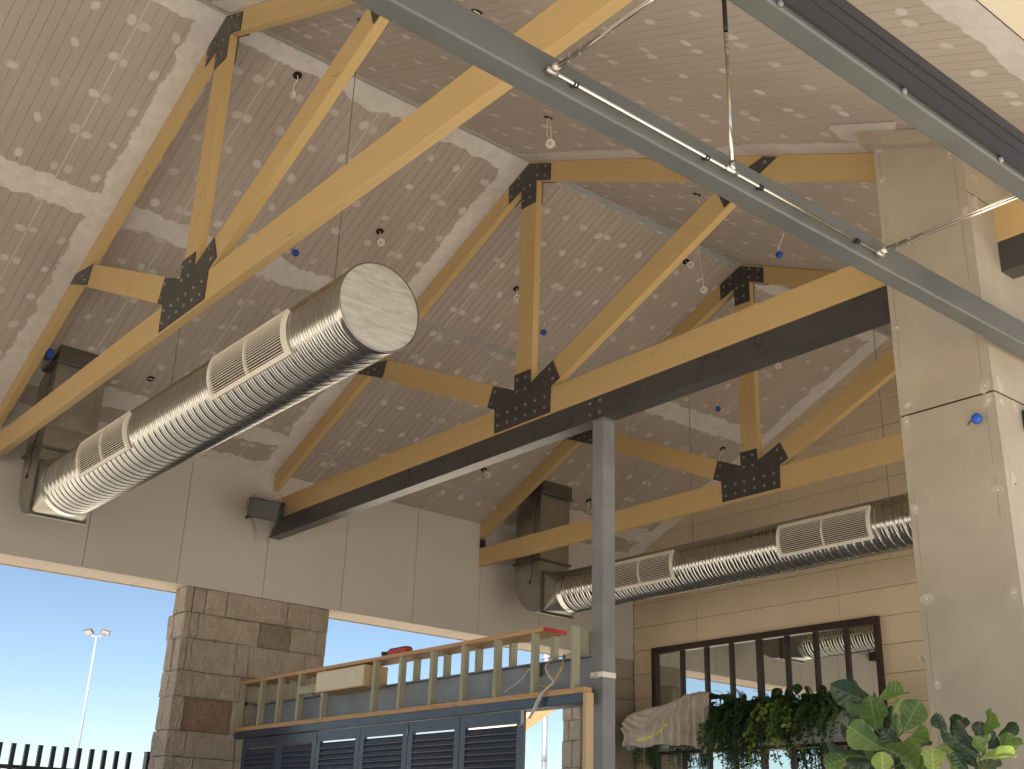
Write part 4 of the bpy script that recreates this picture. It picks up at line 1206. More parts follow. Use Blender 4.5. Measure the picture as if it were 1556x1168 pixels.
mb = MB(); mb.tube(spline(pxs([(822, 1003), (832, 1000), (842, 999), (856, 997), (868, 993), (884, 988), (897, 985)], YS + 0.235)), 0.004, 6); obj('cable', mb, M['greycable'], rc, smooth=True)
mb = MB(); mb.tube([on(838, 1000, 1, YS + 0.235), on(841, 995, 1, YS + 0.235)], 0.012, 8); obj('tape_end', mb, M['blue'], rc)
bcb = thing('black_cable', (XW + 0.03, 6.75, 2.2), 'thin dark blue cable running down the sandstone pier', 'cable')
mb = MB(); mb.tube(spline([on(a, b, 0, XW + 0.03) for a, b in ((372, 1068), (368, 1085), (360, 1105), (357, 1130), (354, 1168), (352, 1190))]), 0.006, 6); obj('cable', mb, M['fence'], bcb, smooth=True)
mb = MB(); mb.ball(on(374, 1069, 0, XW + 0.03), 0.02, 8, 6); obj('cable_knot', mb, M['black'], bcb)

# ================================================================== LOUVRE SHUTTERS
zh = kz(2.80)
hd = thing('steel_lintel', (-10.7, YS + 0.04, zh), 'navy steel track lintel above the folding shutters', 'lintel')
mb = MB(); mb.box(xl, -7.392, YS, YS + 0.08, zh, zb0 - 0.0005); obj('head_track', mb, M['navy'], hd, bevel=0.003)
mb = MB(); mb.box(xl, -7.392, YS + 0.004, YS + 0.076, zh - 0.006, zh - 0.0005); obj('track_lip', mb, M['fence'], hd)
edges = [kx(v) for v in (-13.93, -12.985, -12.10, -11.17, -10.25, -9.356, -8.395)]
SL_W = None
def shutter(i, label):
    xa, xb = edges[i] + 0.004, edges[i + 1] - 0.004
    t = thing('louvre_shutter', ((xa + xb) / 2, YS + 0.04, 0.06), label, 'shutter', 'navy folding louvre shutters under the stud frame')
    ya, yb = YS + 0.018, YS + 0.058
    z0, z1 = 0.07, zh - 0.012
    sw = 0.085
    for a, b in ((xa, xa + sw), (xb - sw, xb)):
        mb = MB(); mb.box(a, b, ya, yb, z0, z1); obj('stile', mb, M['navy'], t, bevel=0.003)
    za = kz(2.672); zm0, zm1 = 1.32, 1.45
    for a, b in ((za, z1), (zm0, zm1), (z0, z0 + 0.18)):
        mb = MB(); mb.box(xa + sw + 0.0005, xb - sw - 0.0005, ya + 0.001, yb - 0.001, a, b); obj('rail', mb, M['navy'], t, bevel=0.003)
    mb = MB(); mb.box(xa + sw + 0.001, xb - sw - 0.001, ya + 0.012, yb - 0.012, z0 + 0.181, zm0 - 0.001); obj('lower_panel', mb, M['navy'], t)
    L = xb - xa - 2 * sw - 0.003
    sm = MB().box(-L / 2, L / 2, -0.034, 0.034, -0.0045, 0.0045).tube([(-L / 2, -0.034, 0), (L / 2, -0.034, 0)], 0.0085, 10).mesh('louvre'); sm.materials.append(M['navy'])
    z = za - 0.045
    while z > zm1 + 0.03:
        inst('louvre', sm, t, ((xa + xb) / 2, (ya + yb) / 2, z), (math.radians(67), 0, 0))
        z -= 0.056
    for zz in (z1 - 0.09, 1.4, 0.35):
        mb = MB(); mb.tube([(xa - 0.004, ya - 0.006, zz - 0.045), (xa - 0.004, ya - 0.006, zz + 0.045)], 0.007, 8)
        if i % 2 == 0: obj('hinge', mb, M['galvpole'], t, smooth=True)
labs = ['navy louvre shutter folded against the sandstone pier', 'navy louvre shutter second from the sandstone pier', 'navy louvre shutter third from the sandstone pier',
        'navy louvre shutter fourth from the sandstone pier', 'navy louvre shutter next to the last one by the doorway', 'navy louvre shutter bordering the open doorway']
for i in range(6): shutter(i, labs[i])
dj = thing('shutter_bolt', (edges[6], YS, zh - 0.1), 'small galvanised roller hanger at the last shutter corner', 'hinge')
mb = MB(); mb.box(edges[6] - 0.01, edges[6] + 0.012, YS + 0.0, YS + 0.017, zh - 0.13, zh - 0.012); obj('hanger_plate', mb, M['galvpole'], dj)
mb = MB(); mb.tube([(edges[6] - 0.03, YS + 0.006, zh - 0.15), (edges[6] + 0.01, YS + 0.006, zh - 0.135)], 0.01, 8); obj('pivot_pin', mb, M['galvpole'], dj)

# ================================================================== MIRROR ON THE BACK WALL
YM = YB - 0.03
mr = thing('wall_mirror', (-11.23, YM, 2.0), 'large dark-framed mirror divided by slim bars on the cream block wall', 'mirror')
mz0, mz1, mx0, mx1 = 1.55, 4.722, -13.37, -9.09
bars = [-12.724, -12.213, -11.712, -11.176, -10.66, -10.15, -9.632]
fy0, fy1 = YB - 0.075, YB - 0.003
for nm, a in (('frame', (mx0, mx1, mz1 - 0.10, mz1)), ('frame', (mx0, mx1, mz0, mz0 + 0.1)), ('frame', (mx0, mx0 + 0.10, mz0 + 0.1005, mz1 - 0.1005)), ('frame', (mx1 - 0.075, mx1, mz0 + 0.1005, mz1 - 0.1005))):
    mb = MB(); mb.box(a[0], a[1], fy0, fy1, a[2], a[3]); obj(nm, mb, M['frame'], mr, bevel=0.006)
mb = MB(); mb.box(mx0 + 0.101, mx1 - 0.076, fy0 + 0.012, fy1, 3.05, 3.17); obj('mid_rail', mb, M['frame'], mr, bevel=0.004)
for b in bars:
    w = 0.045 if abs(b + 11.176) < 0.01 else 0.030
    for z0, z1 in ((3.1705, mz1 - 0.1005), (mz0 + 0.1005, 3.0495)):
        mb = MB(); mb.box(b - w, b + w, fy0 + 0.015, fy1 - 0.005, z0, z1); obj('glazing_bar', mb, M['frame'], mr, bevel=0.003)
ed = [mx0 + 0.1] + bars + [mx1 - 0.075]
for i in range(len(ed) - 1):
    wa = 0 if i == 0 else (0.045 if abs(ed[i] + 11.176) < 0.01 else 0.030)
    wb2 = 0 if i == len(ed) - 2 else (0.045 if abs(ed[i + 1] + 11.176) < 0.01 else 0.030)
    for z0, z1 in ((3.1705, mz1 - 0.1005), (mz0 + 0.1005, 3.0495)):
        mb = MB(); mb.box(ed[i] + wa + 0.0005, ed[i + 1] - wb2 - 0.0005, YB - 0.024, YB - 0.014, z0, z1); obj('mirror_pane', mb, M['mirror'], mr)
cw = thing('corner_cable', (-13.80, YB - 0.01, 3), 'thin dark cable running down the wall corner beside the mirror', 'cable')
mb = MB(); mb.tube(spline([on(a, b, 1, YB - 0.012) for a, b in ((961, 918), (960, 950), (962, 985), (960, 1010), (962, 1040), (964, 1075), (966, 1110), (967, 1190))]), 0.006, 6); obj('cable', mb, M['black'], cw, smooth=True)

# ================================================================== PLANTER WITH TRAILING PLANTS
pb = thing('planter_box', (-11.4, 13.5, 3.08), 'long pale planter trough fixed across the mirror', 'planter')
mb = MB(); mb.box(-13.45, -9.2, 13.28, 13.295, 3.09, 3.46); obj('front_board', mb, M['planter'], pb)
mb = MB(); mb.box(-13.45, -9.2, 13.70, 13.715, 3.09, 3.46); obj('back_board', mb, M['planter'], pb)
mb = MB(); mb.box(-13.45, -13.435, 13.2955, 13.6995, 3.09, 3.46); obj('end_board', mb, M['planter'], pb)
mb = MB(); mb.box(-9.215, -9.2, 13.2955, 13.6995, 3.09, 3.46); obj('end_board', mb, M['planter'], pb)
mb = MB(); mb.box(-13.434, -9.216, 13.2955, 13.6995, 3.09, 3.105); obj('base_board', mb, M['planter'], pb)
mb = MB(); mb.box(-13.434, -9.216, 13.2955, 13.6995, 3.38, 3.42); obj('soil', mb, M['soil'], pb)
for x in (-12.9, -11.3, -9.7):
    mb = MB(); mb.box(x, x + 0.04, 13.716, YB - 0.08, 3.2, 3.3); obj('bracket', mb, M['frame'], pb)

def leaf_quad(mb, p, d, side, L, W, droop, g0=0.0):
    # pointed leaf: 6 verts, folded on its midrib
    d = d.normalized(); side = (side - d * side.dot(d)).normalized(); nn = side.cross(d)
    m1 = p + d * (L * 0.45) + nn * (W * 0.0); tip = p + d * L - nn * droop
    a = p + d * (L * 0.42) + side * W + nn * W * 0.35; b = p + d * (L * 0.42) - side * W + nn * W * 0.35
    a2 = p + d * (L * 0.78) + side * W * 0.7 + nn * (W * 0.2 - droop * 0.5); b2 = p + d * (L * 0.78) - side * W * 0.7 + nn * (W * 0.2 - droop * 0.5)
    mb.add([p, a, a2, tip, b2, b], [(0, 1, 2, 3), (0, 3, 4, 5)])
def rv(rg, s=1.0): return Vector((rg.uniform(-s, s), rg.uniform(-s, s), rg.uniform(-s, s)))
def trailing(cx, n_str, length, L, W, spread, seed, up=0.22, dens=0.045, stiff=0.0, under=False):
    rg = random.Random(seed); mb = MB(); st = MB()
    for q in range(n_str):
        x = cx + rg.uniform(-spread, spread)
        p = Vector((x, 13.42 + rg.uniform(-0.10, 0.10), 3.42))
        v = Vector((rg.uniform(-0.5, 0.5), rg.uniform(-1.0, -0.25), rg.uniform(0.5, 1.4))).normalized()
        if under: p = Vector((x, 13.235 + rg.uniform(-0.02, 0.02), 3.15)); v = Vector((rg.uniform(-0.2, 0.2), -0.05, -1)).normalized()
        ln = length * rg.uniform(0.45, 1.15); pts = [p.copy()]; s = 0.0
        while s < ln:
            v = (v + Vector((rg.uniform(-0.12, 0.12), rg.uniform(-0.1, 0.06), -0.22 + stiff)) ).normalized()
            p = p + v * dens; s += dens
            if p.y > 13.27 and p.z < 3.47 and s > up: p.y = 13.26 - rg.uniform(0, 0.04)
            pts.append(p.copy())
            for k in range(2):
                sd = rv(rg)
                d = (v * 0.5 + rv(rg, 0.9) + Vector((0, -0.35, 0))).normalized()
                leaf_quad(mb, p + rv(rg, 0.012), d, sd.cross(d) + Vector((0.01, 0, 0)), L * rg.uniform(0.6, 1.2), W * rg.uniform(0.7, 1.2), L * rg.uniform(0, 0.3))
        if len(pts) > 2: st.tube(pts[::2] if len(pts) > 5 else pts, 0.003, 4, False)
    return mb, st
def fern(cx, n, ln0, seed, leafL=0.045, up=(0.3, 1.2), under=False):
    rg = random.Random(seed); mb = MB(); st = MB()
    for q in range(n):
        p = Vector((cx + rg.uniform(-0.16, 0.16), 13.42 + rg.uniform(-0.1, 0.1), 3.42))
        v = Vector((rg.uniform(-0.8, 0.8), rg.uniform(-1.1, 0.1), rg.uniform(*up))).normalized()
        if under: p = Vector((p.x, 13.235, 3.15)); v = Vector((rg.uniform(-0.35, 0.35), rg.uniform(-0.1, 0), -1)).normalized()
        ln = ln0 * rg.uniform(0.6, 1.1); s = 0; stp = 0.016; pts = [p.copy()]
        while s < ln:
            v = (v + Vector((0, -0.01, -0.055))).normalized(); p = p + v * stp; s += stp; pts.append(p.copy())
            if p.y > 13.26 and p.z < 3.46 and s > 0.1: p.y = 13.25
            k = math.sin(math.pi * min(1, s / ln * 0.95 + 0.05))
            side = v.cross(Vector((0, 0, 1)))
            if side.length < 0.1: side = Vector((1, 0, 0))
            side.normalize()
            for sg in (-1, 1):
                d = (side * sg + v * 0.5 + rv(rg, 0.15)).normalized()
                leaf_quad(mb, p, d, v, leafL * (0.35 + 0.8 * k), 0.0065, 0.006)
        st.tube(pts[::3], 0.0025, 4, False)
    return mb, st
def broad(cx, n, seed, L=(0.14, 0.26), hh=(0.05, 0.30), y0=13.45, dyr=1.0):
    rg = random.Random(seed); mb = MB(); st = MB()
    for q in range(n):
        p = Vector((cx + rg.uniform(-0.2, 0.2), y0 + rg.uniform(-0.13, 0.12) * dyr, 3.42))
        tipb = p + Vector((rg.uniform(-0.12, 0.12), rg.uniform(-0.18, 0.06) * dyr, rg.uniform(*hh)))
        st.tube([p, (p + tipb) / 2 + Vector((0, 0, 0.02)), tipb], 0.0035, 5, False)
        d = Vector((rg.uniform(-0.8, 0.8), rg.uniform(-0.9, 0.3), rg.uniform(-0.5, 0.9))).normalized()
        ll = rg.uniform(*L); W = ll * rg.uniform(0.2, 0.3)
        side = d.cross(rv(rg)).normalized(); nn = side.cross(d)
        vs = []; fs = []
        for i in range(7):
            t = i / 6; w = W * (math.sin(math.pi * min(1, t * 0.98 + 0.02)) ** 0.75)
            c = tipb + d * (ll * t) - Vector((0, 0, 1)) * (0.25 * ll * t * t)
            vs += [c - side * w + nn * w * 0.3, c, c + side * w + nn * w * 0.3]
        for i in range(6):
            for k in range(2): fs.append((i * 3 + k, i * 3 + k + 1, (i + 1) * 3 + k + 1, (i + 1) * 3 + k))
        mb.add(vs, fs)
    return mb, st
def plant(name, cx, res, mat, label, cat, group=None):
    t = thing(name, (cx, 13.42, 3.42), label, cat, group)
    obj('foliage', res[0], mat, t, smooth=False)
    if res[1].v: obj('stems', res[1], M['lf_dark'], t)
G1 = 'plants spilling from the long trough'
plant('trailing_plant', -11.55, trailing(-11.36, 35, 0.74, 0.071, 0.023, 0.14, 101), M['lf_mid'], 'mid-green trailing plant hanging right beside the draped cloth', 'plant', G1)
plant('hanging_fern', -11.30, fern(-11.22, 61, 0.62, 102, 0.045), M['lf_dark'], 'dark green fern spilling over the trough next to the cloth side plant', 'fern', G1)
plant('broadleaf_plant', -11.35, broad(-11.30, 26, 103), M['lf_dark'], 'dark broad-leaved plant standing behind the ferns beside the cloth', 'plant', G1)
plant('trailing_plant', -11.0, trailing(-10.98, 44, 0.94, 0.081, 0.009, 0.22, 104, stiff=-0.05), M['lf_mid'], 'long grassy trailing plant hanging below the trough', 'plant', G1)
plant('trailing_plant', -10.72, trailing(-10.72, 48, 0.89, 0.052, 0.014, 0.2, 105), M['lf_blue'], 'blue-green fine-leaved trailing plant in the middle of the trough', 'plant', G1)
plant('hanging_fern', -10.55, fern(-10.55, 54, 0.55, 106, 0.05), M['lf_dark'], 'dark fern behind the lime-green trailing plant', 'fern', G1)
plant('trailing_plant', -10.33, trailing(-10.30, 33, 0.79, 0.078, 0.030, 0.18, 107), M['lf_lime'], 'lime-green round-leaved trailing plant on the trough', 'plant', G1)
plant('broadleaf_plant', -10.45, broad(-10.45, 22, 108, (0.16, 0.3), (0.1, 0.36)), M['lf_dark'], 'tall dark leaf plant rising over the lime-green one', 'plant', G1)
plant('hanging_fern', -10.0, fern(-10.0, 72, 0.6, 109, 0.05, (0.4, 1.6)), M['lf_mid'], 'tall feathery fern between the lime plant and the fig tree', 'fern', G1)
plant('trailing_plant', -9.8, trailing(-9.85, 48, 0.84, 0.069, 0.018, 0.26, 110), M['lf_dark'], 'dark trailing plant hanging behind the fig leaves', 'plant', G1)
plant('broadleaf_plant', -9.75, broad(-9.75, 26, 111), M['lf_dark'], 'dark leafy plant at the trough end behind the fig', 'plant', G1)
plant('hanging_fern', -9.5, fern(-9.45, 54, 0.55, 112, 0.045), M['lf_mid'], 'fern at the trough end behind the fig leaves', 'fern', G1)
plant('trailing_plant', -13.2, trailing(-13.15, 12, 0.22, 0.05, 0.010, 0.10, 113, under=True), M['lf_mid'], 'sprig hanging below the cloth corner by the stone pier', 'plant', G1)
plant('hanging_fern', -12.85, fern(-12.85, 18, 0.34, 114, 0.035, under=True), M['lf_mid'], 'fern hanging out under the draped cloth', 'fern', G1)
plant('trailing_plant', -12.2, trailing(-12.15, 22, 0.26, 0.042, 0.012, 0.35, 115, under=True), M['lf_dark'], 'dark trailing strands hanging beneath the middle of the cloth', 'plant', G1)
plant('broadleaf_plant', -12.1, broad(-12.05, 5, 116, (0.14, 0.2), (0.32, 0.42), 13.64, 0.1), M['lf_dark'], 'dark leaves poking up behind the draped cloth', 'plant', G1)

# draped cloth
CNU, CNV = 130, 84
def drape():
    x0, x1 = -13.40, -11.64
    folds = []
    def arc(pts, amp, w):
        sm = [(p.x, p.y) for p in spline([Vector((a, b, 0)) for a, b in pts], 8)]
        folds.append((sm, amp, w))
    # gathered swags on the pier side
    arc([(0.02, 0.42), (0.12, 0.62), (0.24, 0.70), (0.36, 0.60), (0.50, 0.40)], 0.075, 0.030)
    arc([(0.06, 0.34), (0.16, 0.52), (0.28, 0.58), (0.40, 0.48), (0.54, 0.33)], 0.060, 0.026)
    arc([(0.14, 0.34), (0.22, 0.44), (0.32, 0.46), (0.44, 0.38), (0.58, 0.30)], 0.050, 0.024)
    arc([(0.00, 0.52), (0.05, 0.70), (0.06, 0.95)], 0.060, 0.028)
    arc([(0.10, 0.72), (0.13, 0.85), (0.12, 1.0)], 0.040, 0.030)
    arc([(0.28, 0.74), (0.30, 0.86), (0.27, 1.0)], 0.030, 0.030)
    arc([(0.50, 0.42), (0.42, 0.66), (0.38, 1.0)], 0.045, 0.026)
    arc([(0.58, 0.33), (0.52, 0.60), (0.50, 1.0)], 0.060, 0.026)
    arc([(0.64, 0.30), (0.62, 0.60), (0.61, 1.0)], 0.050, 0.020)
    arc([(0.72, 0.30), (0.70, 0.62), (0.72, 1.0)], 0.070, 0.026)
    arc([(0.80, 0.28), (0.80, 0.60), (0.79, 1.0)], 0.045, 0.018)
    arc([(0.87, 0.30), (0.88, 0.65), (0.90, 1.0)], 0.080, 0.030)
    arc([(0.97, 0.30), (0.97, 0.65), (0.985, 1.0)], 0.065, 0.022)
    # wrinkles along the top
    arc([(0.10, 0.30), (0.30, 0.24), (0.55, 0.20)], 0.040, 0.030)
    arc([(0.25, 0.16), (0.50, 0.12), (0.80, 0.16)], 0.035, 0.035)
    arc([(0.55, 0.28), (0.75, 0.24), (0.95, 0.27)], 0.035, 0.025)
    vs = []
    for j in range(CNV + 1):
        v = j / CNV
        for i in range(CNU + 1):
            u = i / CNU
            x = x0 + (x1 - x0) * u
            topz = 3.57 + 0.25 * min(1, u / 0.75) ** 0.9 + 0.02 * math.sin(u * 9)
            low = 3.12 - 0.13 * max(0, (u - 0.62) / 0.38) ** 1.5 + 0.02 * math.sin(u * 17)
            if v < 0.28:
                q = v / 0.28; y = 13.62 - 0.38 * q; z = topz - 0.05 * (1 - q) ** 2
            elif v < 0.36:
                q = (v - 0.28) / 0.08; a = q * math.pi / 2; y = 13.24 - 0.06 * math.sin(a); z = topz - 0.06 * (1 - math.cos(a))
            else:
                q = (v - 0.36) / 0.64; y = 13.18 - 0.015 * q; z = topz - 0.06 - (topz - 0.06 - low) * q
            d = 0.0
            for sm, amp, w in folds:
                best = 9.0
                for (a, b), (c, e) in zip(sm[:-1], sm[1:]):
                    if min(abs(u - a), abs(u - c)) > 0.16 and min(abs(v - b), abs(v - e)) > 0.16: continue
                    dx, dy = c - a, e - b; L2 = dx * dx + dy * dy + 1e-9
                    t = max(0, min(1, ((u - a) * dx + (v - b) * dy) / L2))
                    best = min(best, math.hypot(u - a - t * dx, (v - b - t * dy) * 0.75))
                if best < 4 * w: d = max(d, amp * math.exp(-abs(best / w) ** 1.6)) if d else amp * math.exp(-abs(best / w) ** 1.6)
            nz = mnoise.noise(Vector((u * 9, v * 7, 3.1))) * 0.020 + mnoise.noise(Vector((u * 26, v * 17, 8.1))) * 0.010 + mnoise.noise(Vector((u * 60, v * 40, 1.1))) * 0.004
            if v < 0.30: z += d * 0.3 + nz
            else: y -= d * min(1, (v - 0.26) / 0.14) + nz; z += nz * 0.5
            x += mnoise.noise(Vector((v * 6, u * 3, 5.5))) * 0.03
            vs.append((x, y, z))
    fs = []
    for j in range(CNV):
        for i in range(CNU):
            a = j * (CNU + 1) + i
            fs.append((a, a + 1, a + CNU + 2, a + CNU + 1))
    return MB().add(vs, fs)
dm = drape()
cl = obj('draped_cloth', dm, M['cloth'], label='cream canvas drop cloth draped over the trough end', cat='cloth', smooth=True)
md = cl.modifiers.new('thick', 'SOLIDIFY'); md.thickness = 0.004
BASE[cl] = dm.centre()
mb = MB()
def clothpt(u, v):
    return Vector(dm.v[int(v * CNV) * (CNU + 1) + int(u * CNU)]) + Vector((0, -0.008, 0))
for pts in ([clothpt(0.18 + 0.045 * k, 0.88 - 0.012 * k) for k in range(6)], [clothpt(0.42 + 0.035 * k, 0.80 - 0.035 * k) for k in range(5)]):
    for p, q in zip(pts[:-1], pts[1:]):
        mb.add([p + Vector((0, 0, 0.022)), p - Vector((0, 0, 0.022)), q - Vector((0, 0, 0.022)), q + Vector((0, 0, 0.022))], [(0, 1, 2, 3)])
o = obj('tape_strip', mb, M['tape'], cl)

# ================================================================== FIG TREES
def fig_leaf(fold, curl, wave, wide, seed):
    rg = random.Random(seed)
    NL, NW = 12, 6
    vs = []; g = []
    for i in range(NL + 1):
        t = i / NL
        w = 0.31 * wide * (math.sin(math.pi * (0.04 + 0.93 * t) ** 1.25) ** 0.65) * (1 - 0.18 * math.exp(-((t - 0.42) / 0.12) ** 2)) * (0.55 + 0.6 * t)
        for k in range(NW + 1):
            q = (k / NW) * 2 - 1
            x = q * w
            y = t
            z = fold * abs(q) * w + curl * (t * t) + wave * math.sin(t * 13 + (2 if q > 0 else 0)) * abs(q) ** 2
            vs.append((x, y, z)); g.append((x, y, z))
    fs = []
    for i in range(NL):
        for k in range(NW):
            a = i * (NW + 1) + k
            fs.append((a, a + 1, a + NW + 2, a + NW + 1))
    return MB().add(vs, fs, None, g)
LEAFM = {}
for mk in ('fig', 'figdark', 'figlight'):
    for q, pr_ in enumerate(((0.30, -0.18, 0.035, 1.0), (0.6, -0.30, 0.045, 0.95), (0.95, -0.16, 0.03, 1.0), (-0.2, -0.35, 0.05, 1.08))):
        me = fig_leaf(*pr_, q).mesh('fig_leaf', smooth=True); me.materials.append(M[mk]); LEAFM[(mk, q)] = me
def place_leaf(par, b, tip, w, y, dy, mk, var, ang):
    B = on(b[0], b[1], 1, y); T = on(tip[0], tip[1], 1, y + dy)
    t = T - B; L = t.length; t.normalize()
    view = (B + T) / 2 - CAMP; view.normalize()
    side = t.cross(view).normalized()
    nn = side.cross(t).normalized()
    if nn.dot(view) > 0: nn = -nn
    # rotate about t
    ca, sa = math.cos(ang), math.sin(ang)
    s2 = side * ca + nn * sa; n2 = t.cross(s2) * -1
    n2 = s2.cross(t)
    o = bpy.data.objects.new('leaf', LEAFM[(mk, var)]); COL.objects.link(o); o.parent = par
    ws = (w / FPX * ((B - CAMP).length)) / 0.60 / max(0.35, abs(ca))
    ws = min(ws, L * 1.5)
    Mt = Matrix(((s2.x, t.x, n2.x, 0), (s2.y, t.y, n2.y, 0), (s2.z, t.z, n2.z, 0), (0, 0, 0, 1))) @ Matrix.Diagonal((ws, L, L, 1))
    Mt.translation = B - BASE[par]
    o.matrix_local = Mt
    return B
def cpx(q): return (1180 + q[0] / 4.8625, 1000 + q[1] / 4.8625)
FY1, FY2 = 5.35, 5.25
st1 = on(1352, 1168, 1, FY1 + 0.1); st2 = on(1498, 1168, 1, FY2 + 0.1)
def fig(base, label, leaves, top, seed, n_extra, FY):
    t = thing('fig_tree', (base.x, base.y, 0.05), label, 'potted tree')
    rg = random.Random(seed)
    mb = MB()
    prof = [(0.17, 0.05), (0.20, 0.10), (0.24, 0.50), (0.25, 0.55), (0.235, 0.55), (0.22, 0.50)]
    NS = 28; vs = []; fs = []
    for r, z in prof:
        for k in range(NS): vs.append((base.x + r * math.cos(2 * math.pi * k / NS), base.y + r * math.sin(2 * math.pi * k / NS), z))
    for i in range(len(prof) - 1):
        for k in range(NS): fs.append((i * NS + k, i * NS + (k + 1) % NS, (i + 1) * NS + (k + 1) % NS, (i + 1) * NS + k))
    fs.append(tuple(range(NS))[::-1])
    mb.add(vs, fs); obj('pot', mb, M['pot'], t, smooth=True)
    mb = MB(); mb.disc((base.x, base.y, 0.485), (0, 0, 1), 0.215, 0.015, 24); obj('soil', mb, M['soil'], t)
    mb = MB(); mb.tube(spline([(base.x, base.y, 0.45), (base.x + 0.02, base.y, 0.9), (base.x - 0.02, base.y + 0.02, 1.4), (top.x, top.y, top.z)]), [0.022] * 19, 8)
    for zz in (1.3, 1.5, 1.65):
        p = Vector((base.x, base.y, zz)); mb.tube([p, p + Vector((rg.uniform(-0.1, 0.1), rg.uniform(-0.1, 0.1), 0.25))], [0.014, 0.006], 6)
    obj('trunk', mb, M['bark'], t, smooth=True)
    stalks = MB()
    for (b, tip, w, dy0, dy, mk, var, ang) in leaves:
        B = place_leaf(t, b, tip, w, FY + dy0, dy, mk, var, ang)
        A = Vector((top.x, top.y, min(top.z, B.z - 0.03)))
        stalks.tube([A, (A + B) / 2 + Vector((0, 0, -0.01)), B], 0.004, 5)
    obj('stalks', stalks, M['fig'], t)
    lx = [q[1][0] for q in leaves]; cxm = sum(lx) / len(lx)
    for q in range(n_extra // 2):
        bx, by = cxm + rg.uniform(-55, 45) * n_extra / 26, 1150 + rg.uniform(-45, 40)
        an = rg.uniform(-2.6, -0.5); ll = rg.uniform(28, 46)
        place_leaf(t, (bx, by), (bx + ll * math.cos(an), by + ll * math.sin(an)), rg.uniform(16, 34), FY + rg.uniform(0.1, 0.35), rg.uniform(-0.1, 0.1), rg.choice(('figdark', 'figdark', 'fig')), rg.randint(0, 2), rg.uniform(-0.6, 0.6))
    for q in range(n_extra):
        z = rg.uniform(0.95, 1.78); an = rg.uniform(0, 6.28); p = Vector((base.x, base.y, z))
        d = Vector((math.cos(an), math.sin(an), rg.uniform(-0.2, 0.6))).normalized()
        o = bpy.data.objects.new('leaf', LEAFM[(rg.choice(('fig', 'figdark', 'fig')), rg.randint(0, 3))]); COL.objects.link(o); o.parent = t
        s2 = d.cross(Vector((0, 0, 1))).normalized(); n2 = s2.cross(d)
        L = rg.uniform(0.2, 0.32)
        Mt = Matrix(((s2.x, d.x, n2.x, 0), (s2.y, d.y, n2.y, 0), (s2.z, d.z, n2.z, 0), (0, 0, 0, 1))) @ Matrix.Diagonal((L, L, L, 1))
        Mt.translation = p + d * 0.05 - BASE[t]
        o.matrix_local = Mt
    return t
A = lambda b, t, w, dy0=0.0, dy=0.0, mk='fig', var=0, ang=0.0: (cpx(b), cpx(t), w / 4.8625, dy0, dy, mk, var, ang)
L1 = [A((740, 345), (420, 225), 200, 0.15, -0.05, 'figdark', 0, 0.2),
      A((740, 335), (962, 222), 120, 0.0, -0.08, 'fig', 2, 0.5),
      A((735, 520), (700, 335), 240, -0.02, 0.10, 'fig', 1, 0.0),
      A((940, 535), (1045, 328), 215, 0.0, 0.08, 'fig', 0, 0.15),
      A((885, 678), (1112, 482), 115, -0.12, -0.05, 'fig', 2, -0.5),
      A((790, 670), (520, 515), 230, -0.06, -0.12, 'fig', 1, 0.2),
      A((900, 675), (785, 545), 150, -0.16, 0.0, 'figdark', 0, 0.0),
      A((560, 720), (350, 800), 150, -0.05, -0.1, 'fig', 0, 0.1),
      A((745, 765), (515, 795), 120, -0.08, -0.1, 'figdark', 1, 0.4),
      A((800, 900), (770, 698), 165, -0.2, 0.0, 'figlight', 1, 0.1),
      A((760, 655), (1085, 775), 75, -0.25, -0.1, 'fig', 2, 0.9),
      A((1160, 865), (1150, 665), 225, -0.12, 0.0, 'figlight', 3, 0.0),
      A((1190, 665), (1335, 640), 150, 0.0, 0.05, 'figlight', 3, 0.3),
      A((960, 750), (1040, 630), 130, 0.05, 0.05, 'fig', 0, 0.2),
      A((842, 535), (848, 350), 55, 0.12, 0.0, 'figdark', 2, 0.6),
      A((650, 495), (515, 368), 90, 0.1, -0.05, 'figdark', 1, 0.5),
      A((870, 405), (902, 288), 60, 0.1, 0.0, 'figlight', 1, 0.4),
      A((700, 350), (500, 345), 90, 0.05, -0.1, 'fig', 2, 0.9),
      A((560, 705), (372, 632), 70, 0.0, -0.05, 'figdark', 2, 0.6),
      A((700, 850), (560, 700), 120, 0.1, 0.0, 'figdark', 0, 0.2),
      A((1000, 860), (960, 690), 110, 0.08, 0.0, 'fig', 0, 0.3),
      A((900, 560), (880, 420), 90, 0.15, 0.0, 'fig', 1, 0.4),
      A((640, 640), (480, 500), 70, 0.12, 0.0, 'figdark', 2, 0.5)]
L2 = [A((1500, 610), (1500, 468), 195, 0.15, 0.0, 'figdark', 0, 0.1),
      A((1495, 700), (1322, 462), 95, 0.05, -0.05, 'figdark', 2, 0.5),
      A((1500, 720), (1213, 533), 75, -0.1, -0.05, 'figdark', 2, 0.6),
      A((1490, 810), (1330, 640), 120, -0.05, 0.0, 'figdark', 1, 0.3),
      A((1540, 700), (1470, 588), 140, -0.05, 0.0, 'fig', 1, 0.1),
      A((1480, 760), (1815, 655), 95, -0.15, -0.05, 'figlight', 1, 0.3),
      A((1700, 640), (1830, 600), 60, 0.1, 0.0, 'fig', 1, 0.2),
      A((1420, 840), (1305, 715), 100, -0.12, 0.0, 'figdark', 1, 0.2),
      A((1560, 820), (1640, 730), 110, 0.0, 0.0, 'figdark', 0, 0.2),
      A((1500, 830), (1420, 660), 80, 0.1, 0.0, 'figdark', 2, 0.4)]
fig(Vector((st1.x, st1.y + 0.05, 0)), 'potted fiddle-leaf fig with broad green leaves before the cream block wall', L1, st1 + Vector((0, 0, 0.12)), 51, 26, FY1)
